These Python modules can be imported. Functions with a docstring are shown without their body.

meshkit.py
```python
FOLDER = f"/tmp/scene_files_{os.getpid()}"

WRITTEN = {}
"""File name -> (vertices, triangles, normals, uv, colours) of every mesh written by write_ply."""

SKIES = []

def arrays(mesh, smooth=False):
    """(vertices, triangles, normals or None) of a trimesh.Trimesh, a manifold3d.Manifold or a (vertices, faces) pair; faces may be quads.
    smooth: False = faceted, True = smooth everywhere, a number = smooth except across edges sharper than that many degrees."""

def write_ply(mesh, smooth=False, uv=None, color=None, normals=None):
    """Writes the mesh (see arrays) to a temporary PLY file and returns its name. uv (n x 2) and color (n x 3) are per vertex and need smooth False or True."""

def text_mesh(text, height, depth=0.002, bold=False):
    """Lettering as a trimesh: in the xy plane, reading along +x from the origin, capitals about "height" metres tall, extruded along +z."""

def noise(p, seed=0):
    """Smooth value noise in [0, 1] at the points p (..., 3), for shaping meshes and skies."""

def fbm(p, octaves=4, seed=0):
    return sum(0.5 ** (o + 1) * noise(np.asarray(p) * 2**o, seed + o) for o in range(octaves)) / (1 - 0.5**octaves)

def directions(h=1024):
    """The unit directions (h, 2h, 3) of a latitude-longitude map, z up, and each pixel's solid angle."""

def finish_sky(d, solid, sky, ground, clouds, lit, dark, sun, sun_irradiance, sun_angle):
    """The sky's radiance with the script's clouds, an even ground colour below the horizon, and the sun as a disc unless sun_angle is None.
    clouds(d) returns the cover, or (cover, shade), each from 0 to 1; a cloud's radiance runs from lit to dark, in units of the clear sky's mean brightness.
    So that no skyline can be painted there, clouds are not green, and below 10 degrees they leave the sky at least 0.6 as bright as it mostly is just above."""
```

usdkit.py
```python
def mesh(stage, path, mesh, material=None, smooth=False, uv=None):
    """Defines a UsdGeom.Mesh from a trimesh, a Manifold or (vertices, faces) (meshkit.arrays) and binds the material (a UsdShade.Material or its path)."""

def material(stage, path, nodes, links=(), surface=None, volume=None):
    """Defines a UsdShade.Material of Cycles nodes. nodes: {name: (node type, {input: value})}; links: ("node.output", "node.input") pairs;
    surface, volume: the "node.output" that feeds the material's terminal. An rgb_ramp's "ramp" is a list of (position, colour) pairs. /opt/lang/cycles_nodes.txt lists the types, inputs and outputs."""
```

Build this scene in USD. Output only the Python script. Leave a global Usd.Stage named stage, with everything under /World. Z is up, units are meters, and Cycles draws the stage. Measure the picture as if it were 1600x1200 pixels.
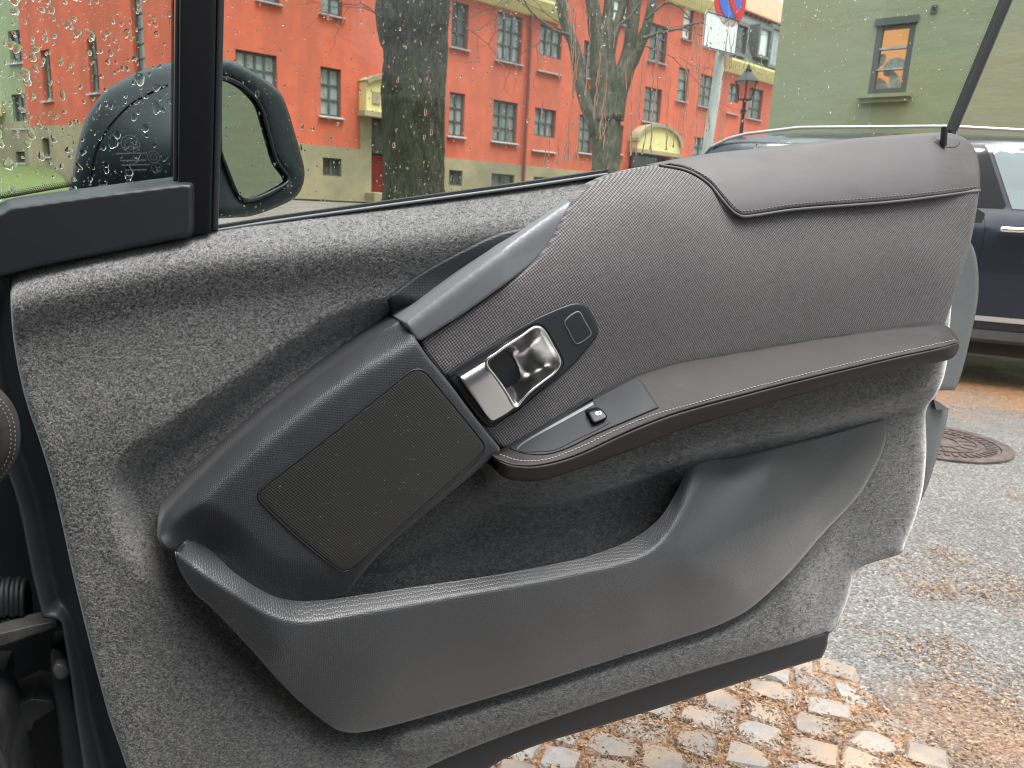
import math, random
import numpy as np, trimesh, shapely, usdkit, meshkit
from shapely.geometry import Polygon, LineString, box as sbox
from shapely.ops import unary_union
from scipy.spatial import Delaunay
from scipy.interpolate import RBFInterpolator, CubicSpline
from pxr import Usd, UsdGeom, UsdLux, UsdShade, Sdf, Gf, Vt

rng = np.random.default_rng(7); random.seed(7)
stage = Usd.Stage.CreateInMemory()
UsdGeom.SetStageUpAxis(stage, UsdGeom.Tokens.z); UsdGeom.SetStageMetersPerUnit(stage, 1.0)
UsdGeom.Xform.Define(stage, '/World'); UsdGeom.Scope.Define(stage, '/World/Looks')

# ------------------------------------------------------------------ camera, sky, sun, exposure
PITCH, ROLL, EYE, F = math.radians(13.2), math.radians(2.9), 1.12, 1200.0      # F: pixels of the 1600 px wide picture
fwd = np.array([0, math.cos(PITCH), -math.sin(PITCH)])
_r, _u = np.array([1., 0, 0]), np.cross([1., 0, 0], fwd)
RIGHT = _r*math.cos(ROLL) + _u*math.sin(ROLL); UP = -_r*math.sin(ROLL) + _u*math.cos(ROLL)
CAM = np.array([0, 0, EYE])
cam = UsdGeom.Camera.Define(stage, '/World/camera')
cam.AddTransformOp().Set(Gf.Matrix4d(*RIGHT, 0, *UP, 0, *(-fwd), 0, *CAM, 1))
cam.CreateFocalLengthAttr(26.0); cam.CreateHorizontalApertureAttr(26.0*1600/F); cam.CreateVerticalApertureAttr(26.0*1200/F)
cam.CreateClippingRangeAttr(Gf.Vec2f(0.01, 1000)); cam.CreateFStopAttr(11.0); cam.CreateFocusDistanceAttr(1.05)
cam.CreateExposureAttr(2.75)
SUN_EL, SUN_AZ = math.radians(75), math.radians(106)        # azimuth: atan2(x, y) towards the sun
sky = UsdLux.DomeLight.Define(stage, '/World/sky')
sky.GetPrim().SetCustomDataByKey('kind', 'structure')
skym = usdkit.material(stage, '/World/Looks/sky_look', {
    's': ('sky_texture', {'sky_type': 'single_scattering', 'sun_disc': False, 'sun_elevation': SUN_EL, 'sun_rotation': SUN_AZ, 'altitude': 50.0}),
    't': ('texture_coordinate', {}), 'n': ('noise_texture', {'scale': 2.2, 'detail': 5.0, 'roughness': 0.55}),
    'r': ('rgb_ramp', {'ramp': [(0.25, (2.7, 2.82, 2.95)), (0.75, (3.9, 3.96, 4.02))]}),
    'm': ('mix_color', {'fac': 0.9, 'use_clamp': False}), 'z': ('separate_xyz', {}), 'zr': ('map_range', {'from_min': 0.0, 'from_max': 1.0, 'to_min': 0.52, 'to_max': 2.15, 'clamp': True}), 'g': ('vector_math', {'math_type': 'scale'}), 'b': ('background_shader', {'strength': 0.06})},
    [('t.generated', 'n.vector'), ('n.fac', 'r.fac'), ('s.color', 'm.a'), ('r.color', 'm.b'), ('t.generated', 'z.vector'), ('z.z', 'zr.value'), ('m.result', 'g.vector1'), ('zr.result', 'g.scale'), ('g.vector', 'b.color')], surface='b.background')
UsdShade.MaterialBindingAPI.Apply(sky.GetPrim()).Bind(skym)
sun = UsdLux.DistantLight.Define(stage, '/World/sun')
sun.CreateIntensityAttr(0.34); sun.CreateAngleAttr(40.0); sun.CreateNormalizeAttr(True); sun.CreateColorAttr(Gf.Vec3f(1, 0.97, 0.93))
sun.AddRotateXYZOp().Set(Gf.Vec3f(90 - math.degrees(SUN_EL), 0, 180 - math.degrees(SUN_AZ)))

# ------------------------------------------------------------------ helpers
counts = {}
def path_of(name, parent):
    base = str(parent.GetPath()) if parent is not None else '/World'
    while base.count('/') > 3: base = base.rsplit('/', 1)[0]            # never deeper than thing > part > sub-part
    base += '/' + name
    k = counts.get(base, 0); counts[base] = k + 1
    return base if k == 0 else f'{base}_{k:03d}'
def prim_of(o): return o if isinstance(o, Usd.Prim) else o.GetPrim()
def tag(o, label=None, cat=None, group=None, kind=None):
    p = prim_of(o)
    for k, v in (('label', label), ('category', cat), ('group', group), ('kind', kind)):
        if v: p.SetCustomDataByKey(k, v)
    return p
def obj(name, m, mat, parent=None, smooth=False, **kw):
    p = usdkit.mesh(stage, path_of(name, parent), m, mat, smooth=smooth).GetPrim()
    return tag(p, **kw) if kw else p
def thing(name, label=None, cat=None, M=None, group=None, kind=None):
    x = UsdGeom.Xform.Define(stage, path_of(name, None))
    if M is not None: x.AddTransformOp().Set(M)
    return tag(x, label, cat, group, kind)
class Frame:
    """A vertical plane in the world: local axes are along it, up, and out of it towards the viewer's side."""
    def __init__(s, O, az):
        a = math.radians(az); s.O = np.array(O, float); s.U = np.array([math.sin(a), math.cos(a), 0]); s.V = np.array([0, 0, 1.]); s.N = np.cross(s.U, s.V)
        s.M = Gf.Matrix4d(*s.U, 0, *s.V, 0, *s.N, 0, *s.O, 1)
    def px(s, x, y, h=0.0):
        x, y = np.broadcast_arrays(np.asarray(x, float), np.asarray(y, float)); h = np.broadcast_to(np.asarray(h, float), x.shape)
        d = fwd + RIGHT*((x[..., None] - 800)/F) + UP*((600 - y[..., None])/F)
        t = (h - (CAM - s.O) @ s.N)/(d @ s.N)
        p = CAM + d*t[..., None] - s.O
        return np.stack([p @ s.U, p @ s.V, h], -1)
    def world(s, q): return s.O + q[..., :1]*s.U + q[..., 1:2]*s.V + q[..., 2:]*s.N
    def local(s, p): p = np.asarray(p) - s.O; return np.stack([p @ s.U, p @ s.V, p @ s.N], -1)
def ray(x, y): return fwd + RIGHT*((x - 800)/F) + UP*((600 - y)/F)
def ground_at(x, y, z=0.0): d = ray(x, y); return CAM + d*((z - EYE)/d[2])
def at_range(x, y, r): d = ray(x, y); return CAM + d*(r/math.hypot(d[0], d[1]))
def sstep(a, b, x): t = np.clip((np.asarray(x, float) - a)/(b - a), 0, 1); return t*t*(3 - 2*t)
def curve(pts, n=6, closed=False, corners=()):
    """Catmull-Rom through the points; indices in corners stay sharp."""
    P = np.asarray(pts, float); N = len(P); out = []
    for i in range(N if closed else N - 1):
        p1, p2 = P[i], P[(i + 1) % N]
        p0 = P[i - 1] if (closed or i > 0) and i not in corners else 2*p1 - p2
        j = (i + 1) % N
        p3 = P[(i + 2) % N] if (closed or i + 2 < N) and j not in corners else 2*p2 - p1
        d1, d0, d2 = np.linalg.norm(p2 - p1) + 1e-9, np.linalg.norm(p1 - p0) + 1e-9, np.linalg.norm(p3 - p2) + 1e-9
        m1 = (p2 - p0)/(d1 + d0)*d1; m2 = (p3 - p1)/(d1 + d2)*d1
        for k in range(n):
            t = k/n; out.append((2*t**3 - 3*t**2 + 1)*p1 + (t**3 - 2*t**2 + t)*m1 + (-2*t**3 + 3*t**2)*p2 + (t**3 - t**2)*m2)
    if not closed: out.append(P[-1])
    return np.array(out)
def resample(P, s, closed=True):
    P = np.asarray(P, float); Q = np.vstack([P, P[:1]]) if closed else P
    L = np.r_[0, np.cumsum(np.linalg.norm(np.diff(Q, axis=0), axis=1))]; n = max(3, int(round(L[-1]/s)))
    t = np.linspace(0, L[-1], n + (0 if closed else 1), endpoint=not closed)
    return np.stack([np.interp(t, L, Q[:, k]) for k in range(Q.shape[1])], 1)
def rbf(pts, smooth=0.0):
    P = np.array(pts, float); f = RBFInterpolator(P[:, :2]/300, P[:, 2], smoothing=smooth, kernel='thin_plate_spline')
    return lambda x, y: f(np.stack([x, y], -1)/300)
def panel(fr, outline, h, s=8, skirt=-0.05, holes=(), edge=3.0):
    """A relief: the outline (picture pixels) filled with a fine mesh at heights h(x, y, distance to edge), its rims turned back to height skirt."""
    rings = [resample(outline, min(s, edge*1.3))] + [resample(q, min(s, edge*1.3)) for q in holes]
    poly = Polygon(rings[0], [r for r in rings[1:]]).buffer(0)
    if poly.geom_type != 'Polygon': poly = max(poly.geoms, key=lambda g: g.area)
    x0, y0, x1, y1 = poly.bounds
    pts = [np.vstack(rings)]
    for off in (edge*0.45, edge, edge*1.8):                     # rows of points close to the edge, for its rounding
        q = poly.buffer(-off)
        for g in getattr(q, 'geoms', [q]):
            if g.is_empty: continue
            for r in [g.exterior] + list(g.interiors):
                if r.length > 4*edge: pts.append(resample(np.array(r.coords)[:-1], min(s, edge*1.6)))
    gx, gy = np.meshgrid(np.arange(x0, x1, s), np.arange(y0, y1, s*0.87)); gx[1::2] += s/2
    g = np.stack([gx.ravel(), gy.ravel()], 1); inner = poly.buffer(-edge*1.8 - s*0.45)
    if not inner.is_empty: pts.append(g[shapely.contains_xy(inner, g[:, 0], g[:, 1])])
    P = np.vstack(pts); nb = len(pts[0])
    T = Delaunay(P + rng.normal(0, 1e-4, P.shape)).simplices
    c = P[T].mean(1); T = T[shapely.contains_xy(poly.buffer(0.02), c[:, 0], c[:, 1])]
    a = np.cross(P[T[:, 1]] - P[T[:, 0]], P[T[:, 2]] - P[T[:, 0]]); T = T[np.abs(a) > 1e-3]; a = a[np.abs(a) > 1e-3]
    T = np.where((a > 0)[:, None], T[:, ::-1], T)               # picture y runs down: make the faces look at the viewer
    d = shapely.distance(shapely.points(P), poly.boundary)
    d[:nb] = 0
    H = np.asarray(h(P[:, 0], P[:, 1], d), float) + np.zeros(len(P))
    V = fr.px(P[:, 0], P[:, 1], H)
    if skirt is not None:
        k = 0; F2 = []; W = []
        for r in rings:
            n = len(r); i = np.arange(n); j = (i + 1) % n
            W.append(np.stack([V[k + i, 0], V[k + i, 1], np.full(n, skirt)], 1)); b = len(V) + k
            F2 += [np.stack([k + i, k + j, b + j], 1), np.stack([k + i, b + j, b + i], 1)]
            F2 += []
            k += n
        V = np.vstack([V] + W); T = np.vstack([T] + F2)
    m = trimesh.Trimesh(V, T, process=False); 
    return m
def rnd(d, r, a): t = np.clip(1 - d/r, 0, 1); return -a*(1 - np.sqrt(np.clip(1 - t*t, 0, 1)))     # rounding of an edge, r pixels wide, a metres deep
def tube(P, R, n=8, closed=False, caps=True):
    P = np.asarray(P, float); N = len(P); R = np.broadcast_to(np.asarray(R, float), (N,))
    T = np.gradient(P, axis=0) if not closed else np.roll(P, -1, 0) - np.roll(P, 1, 0)
    T /= np.linalg.norm(T, axis=1, keepdims=True) + 1e-12
    a = np.array([0, 0, 1.]) if abs(T[0, 2]) < 0.9 else np.array([1., 0, 0]); V = []
    x = np.cross(T[0], a); x /= np.linalg.norm(x)
    for i in range(N):
        x = x - T[i]*(x @ T[i]); x /= np.linalg.norm(x) + 1e-12; y = np.cross(T[i], x)
        an = np.arange(n)*2*math.pi/n
        V.append(P[i] + R[i]*(np.cos(an)[:, None]*x + np.sin(an)[:, None]*y))
    V = np.vstack(V); Fc = []
    for i in range(N if closed else N - 1):
        b, c = i*n, ((i + 1) % N)*n
        for k in range(n):
            l = (k + 1) % n; Fc += [[b + k, b + l, c + l], [b + k, c + l, c + k]]
    if caps and not closed:
        V = np.vstack([V, P[:1], P[-1:]]); e = len(V)
        for k in range(n):
            l = (k + 1) % n; Fc += [[e - 2, l, k], [e - 1, (N - 1)*n + k, (N - 1)*n + l]]
    return trimesh.Trimesh(V, Fc, process=False)
def bx(x0, x1, y0, y1, z0, z1): return trimesh.creation.box(bounds=[[x0, y0, z0], [x1, y1, z1]])
def cbx(x0, x1, y0, y1, z0, z1, c=0.004):
    V = []
    for sx in (0, 1):
        for sy in (0, 1):
            for sz in (0, 1):
                p = np.array([(x0, x1)[sx], (y0, y1)[sy], (z0, z1)[sz]]); q = np.array([1 - 2*sx, 1 - 2*sy, 1 - 2*sz])*c
                V += [p + q*[1, 1, 0], p + q*[1, 0, 1], p + q*[0, 1, 1]]
    return trimesh.convex.convex_hull(np.array(V))
def cat(ms): return trimesh.util.concatenate([m for m in ms if len(m.faces)])
def xf(m, fr): m = m.copy(); m.vertices = fr.world(np.asarray(m.vertices)); return m
def extrude(poly, d, z=0.0):
    m = cat([trimesh.creation.extrude_polygon(g, d, engine='earcut') for g in getattr(poly, 'geoms', [poly]) if g.area > 1e-9]); m.apply_translation([0, 0, z]); return m

# ------------------------------------------------------------------ materials
def mat(name, nodes, links, surface='p.BSDF'): return usdkit.material(stage, '/World/Looks/' + name, nodes, links, surface=surface)
def plain(name, col, rough=0.5, metal=0.0, spec=0.5, coat=0.0): return mat(name, {'p': ('principled_bsdf', {'base_color': col, 'roughness': rough, 'metallic': metal, 'specular_ior_level': spec, 'coat_weight': coat})}, [])
def noisy(name, c0, c1, scale, rough=0.7, bump=0.0, dist=0.001, detail=4.0, stretch=(1, 1, 1), spec=0.4, c2=None, scale2=0.0, lo=0.3, hi=0.7, rot=(0, 0, 0), stretch2=(1, 1, 1)):
    nd = {'t': ('texture_coordinate', {}), 'mp': ('mapping', {'scale': stretch, 'rotation': rot}), 'n': ('noise_texture', {'scale': scale, 'detail': detail, 'roughness': 0.6}),
          'r': ('rgb_ramp', {'ramp': [(lo, c0), (hi, c1)]}), 'p': ('principled_bsdf', {'roughness': rough, 'specular_ior_level': spec})}
    lk = [('t.object', 'mp.vector'), ('mp.vector', 'n.vector'), ('n.fac', 'r.fac')]
    if c2 is not None:
        nd['n2'] = ('noise_texture', {'scale': scale2, 'detail': 5.0, 'roughness': 0.6}); nd['r2'] = ('rgb_ramp', {'ramp': [(0.42, (0, 0, 0)), (0.66, (1, 1, 1))]}); nd['bw'] = ('rgb_to_bw', {}); nd['mp2'] = ('mapping', {'scale': stretch2})
        nd['mx'] = ('mix_color', {'b': c2}); lk += [('t.object', 'mp2.vector'), ('mp2.vector', 'n2.vector'), ('n2.fac', 'r2.fac'), ('r2.color', 'bw.color'), ('bw.val', 'mx.fac'), ('r.color', 'mx.a'), ('mx.result', 'p.base_color')]
    else: lk += [('r.color', 'p.base_color')]
    if bump: nd['b'] = ('bump', {'strength': bump, 'distance': dist}); lk += [('n.fac', 'b.height'), ('b.normal', 'p.normal')]
    return mat(name, nd, lk)
def grained(name, col, rough, cell, strength=0.5, dist=0.0004, spec=0.5, sheen=0.0):
    nd = {'t': ('texture_coordinate', {}), 'v': ('voronoi_texture', {'dimensions': '2D', 'scale': 1.0/cell, 'feature': 'distance_to_edge', 'randomness': 0.55}), 'r': ('map_range', {'from_min': 0.0, 'from_max': 0.25, 'clamp': True}),
          'b': ('bump', {'strength': strength, 'distance': dist}), 'n': ('noise_texture', {'scale': 9.0, 'detail': 6.0, 'roughness': 0.7}),
          'c': ('rgb_ramp', {'ramp': [(0.3, tuple(0.85*x for x in col)), (0.7, tuple(1.15*x for x in col))]}),
          'rr': ('map_range', {'from_min': 0.3, 'from_max': 0.7, 'to_min': rough - 0.07, 'to_max': rough + 0.08, 'clamp': True}),
          'p': ('principled_bsdf', {'specular_ior_level': spec, 'sheen_weight': sheen, 'sheen_roughness': 0.35})}
    return mat(name, nd, [('t.object', 'v.vector'), ('v.distance', 'r.value'), ('r.result', 'b.height'), ('b.normal', 'p.normal'), ('t.object', 'n.vector'), ('n.fac', 'c.fac'), ('c.color', 'p.base_color'), ('n.fac', 'rr.value'), ('rr.result', 'p.roughness')])

M_felt = mat('charcoal_felt', {'t': ('texture_coordinate', {}), 'mp': ('mapping', {'scale': (0.6, 1.2, 1)}), 'n': ('noise_texture', {'scale': 2000.0, 'detail': 2.0, 'roughness': 0.6}), 'r': ('rgb_ramp', {'ramp': [(0.3, (0.042, 0.042, 0.0417)), (0.7, (0.15, 0.149, 0.1475))]}),
    'b': ('bump', {'strength': 0.7, 'distance': 0.0005}), 'p': ('principled_bsdf', {'roughness': 0.95, 'specular_ior_level': 0.1, 'sheen_weight': 0.6, 'sheen_roughness': 0.45})},
    [('t.object', 'mp.vector'), ('mp.vector', 'n.vector'), ('n.fac', 'r.fac'), ('r.color', 'p.base_color'), ('n.fac', 'b.height'), ('b.normal', 'p.normal')])
M_fib_l = plain('pale_fibre', (0.40, 0.398, 0.39), 0.75, spec=0.3); M_fib_d = plain('dark_fibre', (0.05, 0.05, 0.049), 0.8, spec=0.2)
M_plastic = grained('grained_charcoal_plastic', (0.034, 0.0355, 0.038), 0.42, 0.0026, 0.42, 0.0005, sheen=0.55)
M_black = grained('black_grained_plastic', (0.017, 0.018, 0.021), 0.43, 0.0018, 0.55, 0.0005, sheen=0.15)
M_strip = grained('grey_satin_plastic', (0.095, 0.102, 0.108), 0.42, 0.0009, 0.2, 0.0003, sheen=0.3)
M_switch = grained('dark_grey_switch_plastic', (0.016, 0.018, 0.020), 0.62, 0.0009, 0.3, 0.0003, 0.3)
M_trim = plain('satin_black_trim', (0.012, 0.013, 0.015), 0.42, spec=0.4)
M_gloss = plain('gloss_black', (0.004, 0.004, 0.005), 0.36, spec=0.22)
M_rubber = plain('black_rubber', (0.009, 0.009, 0.009), 0.6)
M_shell = noisy('grey_painted_metal', (0.075, 0.082, 0.085), (0.10, 0.107, 0.11), 7, 0.38, detail=6.0)
M_dark = noisy('dark_teal_metal', (0.013, 0.016, 0.0175), (0.024, 0.028, 0.0295), 6, 0.45)
M_leather = None
def leather(name, c0, c1, spec=0.3):
    return mat(name, {'t': ('texture_coordinate', {}), 'v': ('voronoi_texture', {'scale': 620.0, 'feature': 'distance_to_edge'}), 'n': ('noise_texture', {'scale': 11.0, 'detail': 8.0, 'roughness': 0.65, 'distortion': 0.6}),
        'n2': ('noise_texture', {'scale': 70.0, 'detail': 3.0}), 'a': ('math', {'math_type': 'multiply_add', 'value2': 1.5}), 'mp': ('mapping', {'scale': (1, 4, 1)}),
        'r': ('rgb_ramp', {'ramp': [(0.36, c0), (0.62, c1)]}), 'b': ('bump', {'strength': 0.35, 'distance': 0.0006}), 'p': ('principled_bsdf', {'roughness': 0.6, 'specular_ior_level': spec}),
        'rr': ('map_range', {'from_min': 0.3, 'from_max': 0.7, 'to_min': 0.52, 'to_max': 0.72, 'clamp': True})},
        [('t.object', 'v.vector'), ('t.object', 'mp.vector'), ('mp.vector', 'n.vector'), ('t.object', 'n2.vector'), ('n2.fac', 'a.value1'), ('v.distance', 'a.value3'), ('a.value', 'b.height'), ('b.normal', 'p.normal'), ('n.fac', 'r.fac'), ('r.color', 'p.base_color'), ('n.fac', 'rr.value'), ('rr.result', 'p.roughness')])
M_ltop = leather('grey_leather', (0.066, 0.063, 0.0645), (0.078, 0.0745, 0.0765))
M_larm = leather('brown_grey_leather', (0.017, 0.0148, 0.0146), (0.034, 0.0304, 0.0302), 0.22)
M_thread = plain('pale_thread', (0.30, 0.28, 0.28), 0.7)
M_thread_d = plain('grey_thread', (0.17, 0.155, 0.155), 0.7)
def weave(name, pitch, dark, light):
    k = 2*math.pi/pitch
    return mat(name, {'t': ('texture_coordinate', {}), 'mp': ('mapping', {'rotation': (0, 0, math.radians(8))}), 'w': ('noise_texture', {'scale': 60.0, 'detail': 1.0}), 'ws': ('vector_math', {'vector_math_type': 'scale', 'math_type': 'scale', 'scale': 0.0008}), 'wa': ('vector_math', {'math_type': 'add'}),
        's': ('separate_xyz', {}), 'kx': ('math', {'math_type': 'multiply', 'value2': k}), 'ky': ('math', {'math_type': 'multiply', 'value2': k}), 'sx': ('math', {'math_type': 'sine'}), 'sy': ('math', {'math_type': 'sine'}), 'm': ('math', {'math_type': 'multiply'}),
        'h': ('map_range', {'from_min': -0.7, 'from_max': 0.9, 'clamp': True}),
        'st': ('mapping', {'scale': (60, 700, 1)}), 'n': ('noise_texture', {'scale': 1.0, 'detail': 2.0}), 'n2': ('white_noise_texture', {'dimensions': '3D'}),
        'sc': ('vector_math', {'math_type': 'scale', 'scale': 2/pitch}), 'fl': ('vector_math', {'math_type': 'floor'}),
        'mm': ('math', {'math_type': 'multiply'}), 'vr': ('map_range', {'from_min': 0.0, 'from_max': 1.0, 'to_min': 0.75, 'to_max': 1.2}), 'nr': ('map_range', {'from_min': 0.3, 'from_max': 0.7, 'to_min': 0.75, 'to_max': 1.2, 'clamp': True}), 'm3': ('math', {'math_type': 'multiply', 'use_clamp': True}),
        'c': ('mix_color', {'a': dark, 'b': light}), 'b': ('bump', {'strength': 0.6, 'distance': 0.0006}), 'p': ('principled_bsdf', {'roughness': 0.85, 'specular_ior_level': 0.2, 'sheen_weight': 0.05})},
        [('t.object', 'mp.vector'), ('mp.vector', 's.vector'), ('s.x', 'kx.value1'), ('s.y', 'ky.value1'), ('kx.value', 'sx.value1'), ('ky.value', 'sy.value1'), ('sx.value', 'm.value1'), ('sy.value', 'm.value2'), ('m.value', 'h.value'),
         ('mp.vector', 'st.vector'), ('st.vector', 'n.vector'), ('mp.vector', 'sc.vector1'), ('sc.vector', 'fl.vector1'), ('fl.vector', 'n2.vector'), ('n2.value', 'vr.value'), ('h.result', 'mm.value1'), ('vr.result', 'mm.value2'), ('n.fac', 'nr.value'), ('nr.result', 'm3.value1'), ('mm.value', 'm3.value2'),
         ('m3.value', 'c.fac'), ('c.result', 'p.base_color'), ('h.result', 'b.height'), ('b.normal', 'p.normal')])
M_weave = weave('grey_brown_weave', 0.0042, (0.034, 0.032, 0.0325), (0.19, 0.181, 0.183))
M_grille = mat('speaker_mesh', {'t': ('texture_coordinate', {}), 'mp': ('mapping', {'rotation': (0, 0, math.radians(-37)), 'scale': (1.0, 1.25, 1)}), 'v': ('voronoi_texture', {'dimensions': '2D', 'scale': 340.0, 'randomness': 0.0}), 'r': ('rgb_ramp', {'ramp': [(0.36, (0.002, 0.002, 0.002)), (0.50, (0.036, 0.035, 0.033))]}),
    'd': ('noise_texture', {'scale': 330.0, 'detail': 2.0}), 'dr': ('rgb_ramp', {'ramp': [(0.71, (0, 0, 0)), (0.76, (0.16, 0.155, 0.145))]}), 'ad': ('mix_color', {'blend_type': 'add', 'fac': 1.0}), 'b': ('bump', {'strength': 0.5, 'distance': 0.0006}), 'p': ('principled_bsdf', {'roughness': 0.5})},
    [('t.object', 'mp.vector'), ('mp.vector', 'v.vector'), ('v.distance', 'r.fac'), ('t.object', 'd.vector'), ('d.fac', 'dr.fac'), ('r.color', 'ad.a'), ('dr.color', 'ad.b'), ('ad.result', 'p.base_color'), ('v.distance', 'b.height'), ('b.normal', 'p.normal')])
M_chrome = plain('satin_chrome', (0.62, 0.61, 0.59), 0.24, 1.0)
M_chrome_b = plain('bright_chrome', (0.85, 0.85, 0.85), 0.22, 1.0)
M_mirror = plain('mirror_glass', (0.66, 0.70, 0.71), 0.0, 1.0)
M_white = plain('white_print', (0.8, 0.8, 0.8), 0.5)
def pane_mat(name, tint, refl=1.0, f0=0.028):
    return mat(name, {'t': ('transparent_bsdf', {'color': tint}), 'g': ('glossy_bsdf', {'roughness': 0.0, 'color': (refl, refl, refl)}), 'w': ('layer_weight', {'blend': 0.5}), 'p': ('math', {'math_type': 'power', 'value2': 5.0}), 'f': ('math', {'math_type': 'multiply_add', 'value2': 0.95, 'value3': f0}), 'm': ('mix_closure', {})},
        [('w.facing', 'p.value1'), ('p.value', 'f.value1'), ('f.value', 'm.fac'), ('t.BSDF', 'm.closure1'), ('g.BSDF', 'm.closure2')], 'm.closure')
M_pane = pane_mat('tinted_pane', (0.84, 0.93, 0.88))
M_water = mat('rain_water', {'g': ('glass_bsdf', {'roughness': 0.0, 'IOR': 1.33, 'color': (0.96, 0.98, 0.97)})}, [], 'g.BSDF')
M_frit = plain('black_frit', (0.006, 0.006, 0.006), 0.4)
M_etch = plain('grey_etching', (0.055, 0.07, 0.07), 0.7)
M_paint = mat('dark_mirror_paint', {'p': ('principled_bsdf', {'base_color': (0.010, 0.015, 0.018), 'roughness': 0.48, 'specular_ior_level': 0.28, 'coat_weight': 0.06})}, [])

# ------------------------------------------------------------------ large structure: ground
def ground_z(x, y):
    return 0.95*sstep(8.5, 18.5, y - 0.10*x)
AF = Frame(at_range(515, 185, 22.0), 46)              # the red facade
M_asphalt = mat('wet_asphalt', {'t': ('geometry', {}), 'v': ('voronoi_texture', {'scale': 125.0}), 'n': ('noise_texture', {'scale': 160.0, 'detail': 3.0}), 'n2': ('noise_texture', {'scale': 1.4, 'detail': 6.0, 'roughness': 0.62}), 'n3': ('noise_texture', {'scale': 28.0, 'detail': 4.0, 'roughness': 0.7}),
    'vc': ('rgb_to_bw', {}), 'r': ('rgb_ramp', {'ramp': [(0.12, (0.065, 0.062, 0.059)), (0.45, (0.100, 0.095, 0.088)), (0.75, (0.165, 0.157, 0.146)), (0.97, (0.28, 0.266, 0.247))]}), 'br': ('rgb_ramp', {'ramp': [(0.25, (0.05, 0.022, 0.010)), (0.5, (0.20, 0.098, 0.042)), (0.78, (0.36, 0.21, 0.11))]}),
    'a': ('attribute', {'attribute': 'litter'}), 'am': ('math', {'math_type': 'multiply_add', 'value2': 1.8}), 'ms': ('map_range', {'from_min': 1.22, 'from_max': 1.6, 'clamp': True}), 'mx': ('mix_color', {}), 'b': ('bump', {'strength': 0.9, 'distance': 0.006}),
    'w': ('map_range', {'from_min': 0.35, 'from_max': 0.65, 'to_min': 0.22, 'to_max': 0.5, 'clamp': True}), 'p': ('principled_bsdf', {'specular_ior_level': 0.6}),
    'ha': ('math', {'math_type': 'add'})},
    [('t.position', 'v.vector'), ('t.position', 'n.vector'), ('t.position', 'n2.vector'), ('t.position', 'n3.vector'), ('v.color', 'vc.color'), ('vc.val', 'r.fac'), ('n3.fac', 'br.fac'), ('n2.fac', 'am.value3'), ('a.fac', 'am.value1'), ('am.value', 'ms.value'), ('ms.result', 'mx.fac'), ('r.color', 'mx.a'), ('br.color', 'mx.b'), ('mx.result', 'p.base_color'),
     ('v.distance', 'ha.value1'), ('n.fac', 'ha.value2'), ('ha.value', 'b.height'), ('b.normal', 'p.normal'), ('n2.fac', 'w.value'), ('w.result', 'p.roughness')])
G_litter = [(np.array([0.5, 1.25]), 0.75, 0.66), (np.array([1.15, 1.5]), 0.5, 0.52), (np.array([4.0, 5.1]), 1.6, 0.75), (np.array([2.9, 5.3]), 1.5, 0.6), (np.array([5.6, 4.4]), 1.3, 0.55), (np.array([1.6, 2.25]), 0.5, 0.28)]
def litter(x, y):
    P = np.stack([x, y], -1); s = 0.16*np.ones(np.shape(x))
    for c, r, a in G_litter: s = np.maximum(s, a*np.exp(-(np.sum((P - c)**2, -1)/r**2)))
    return s
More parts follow.
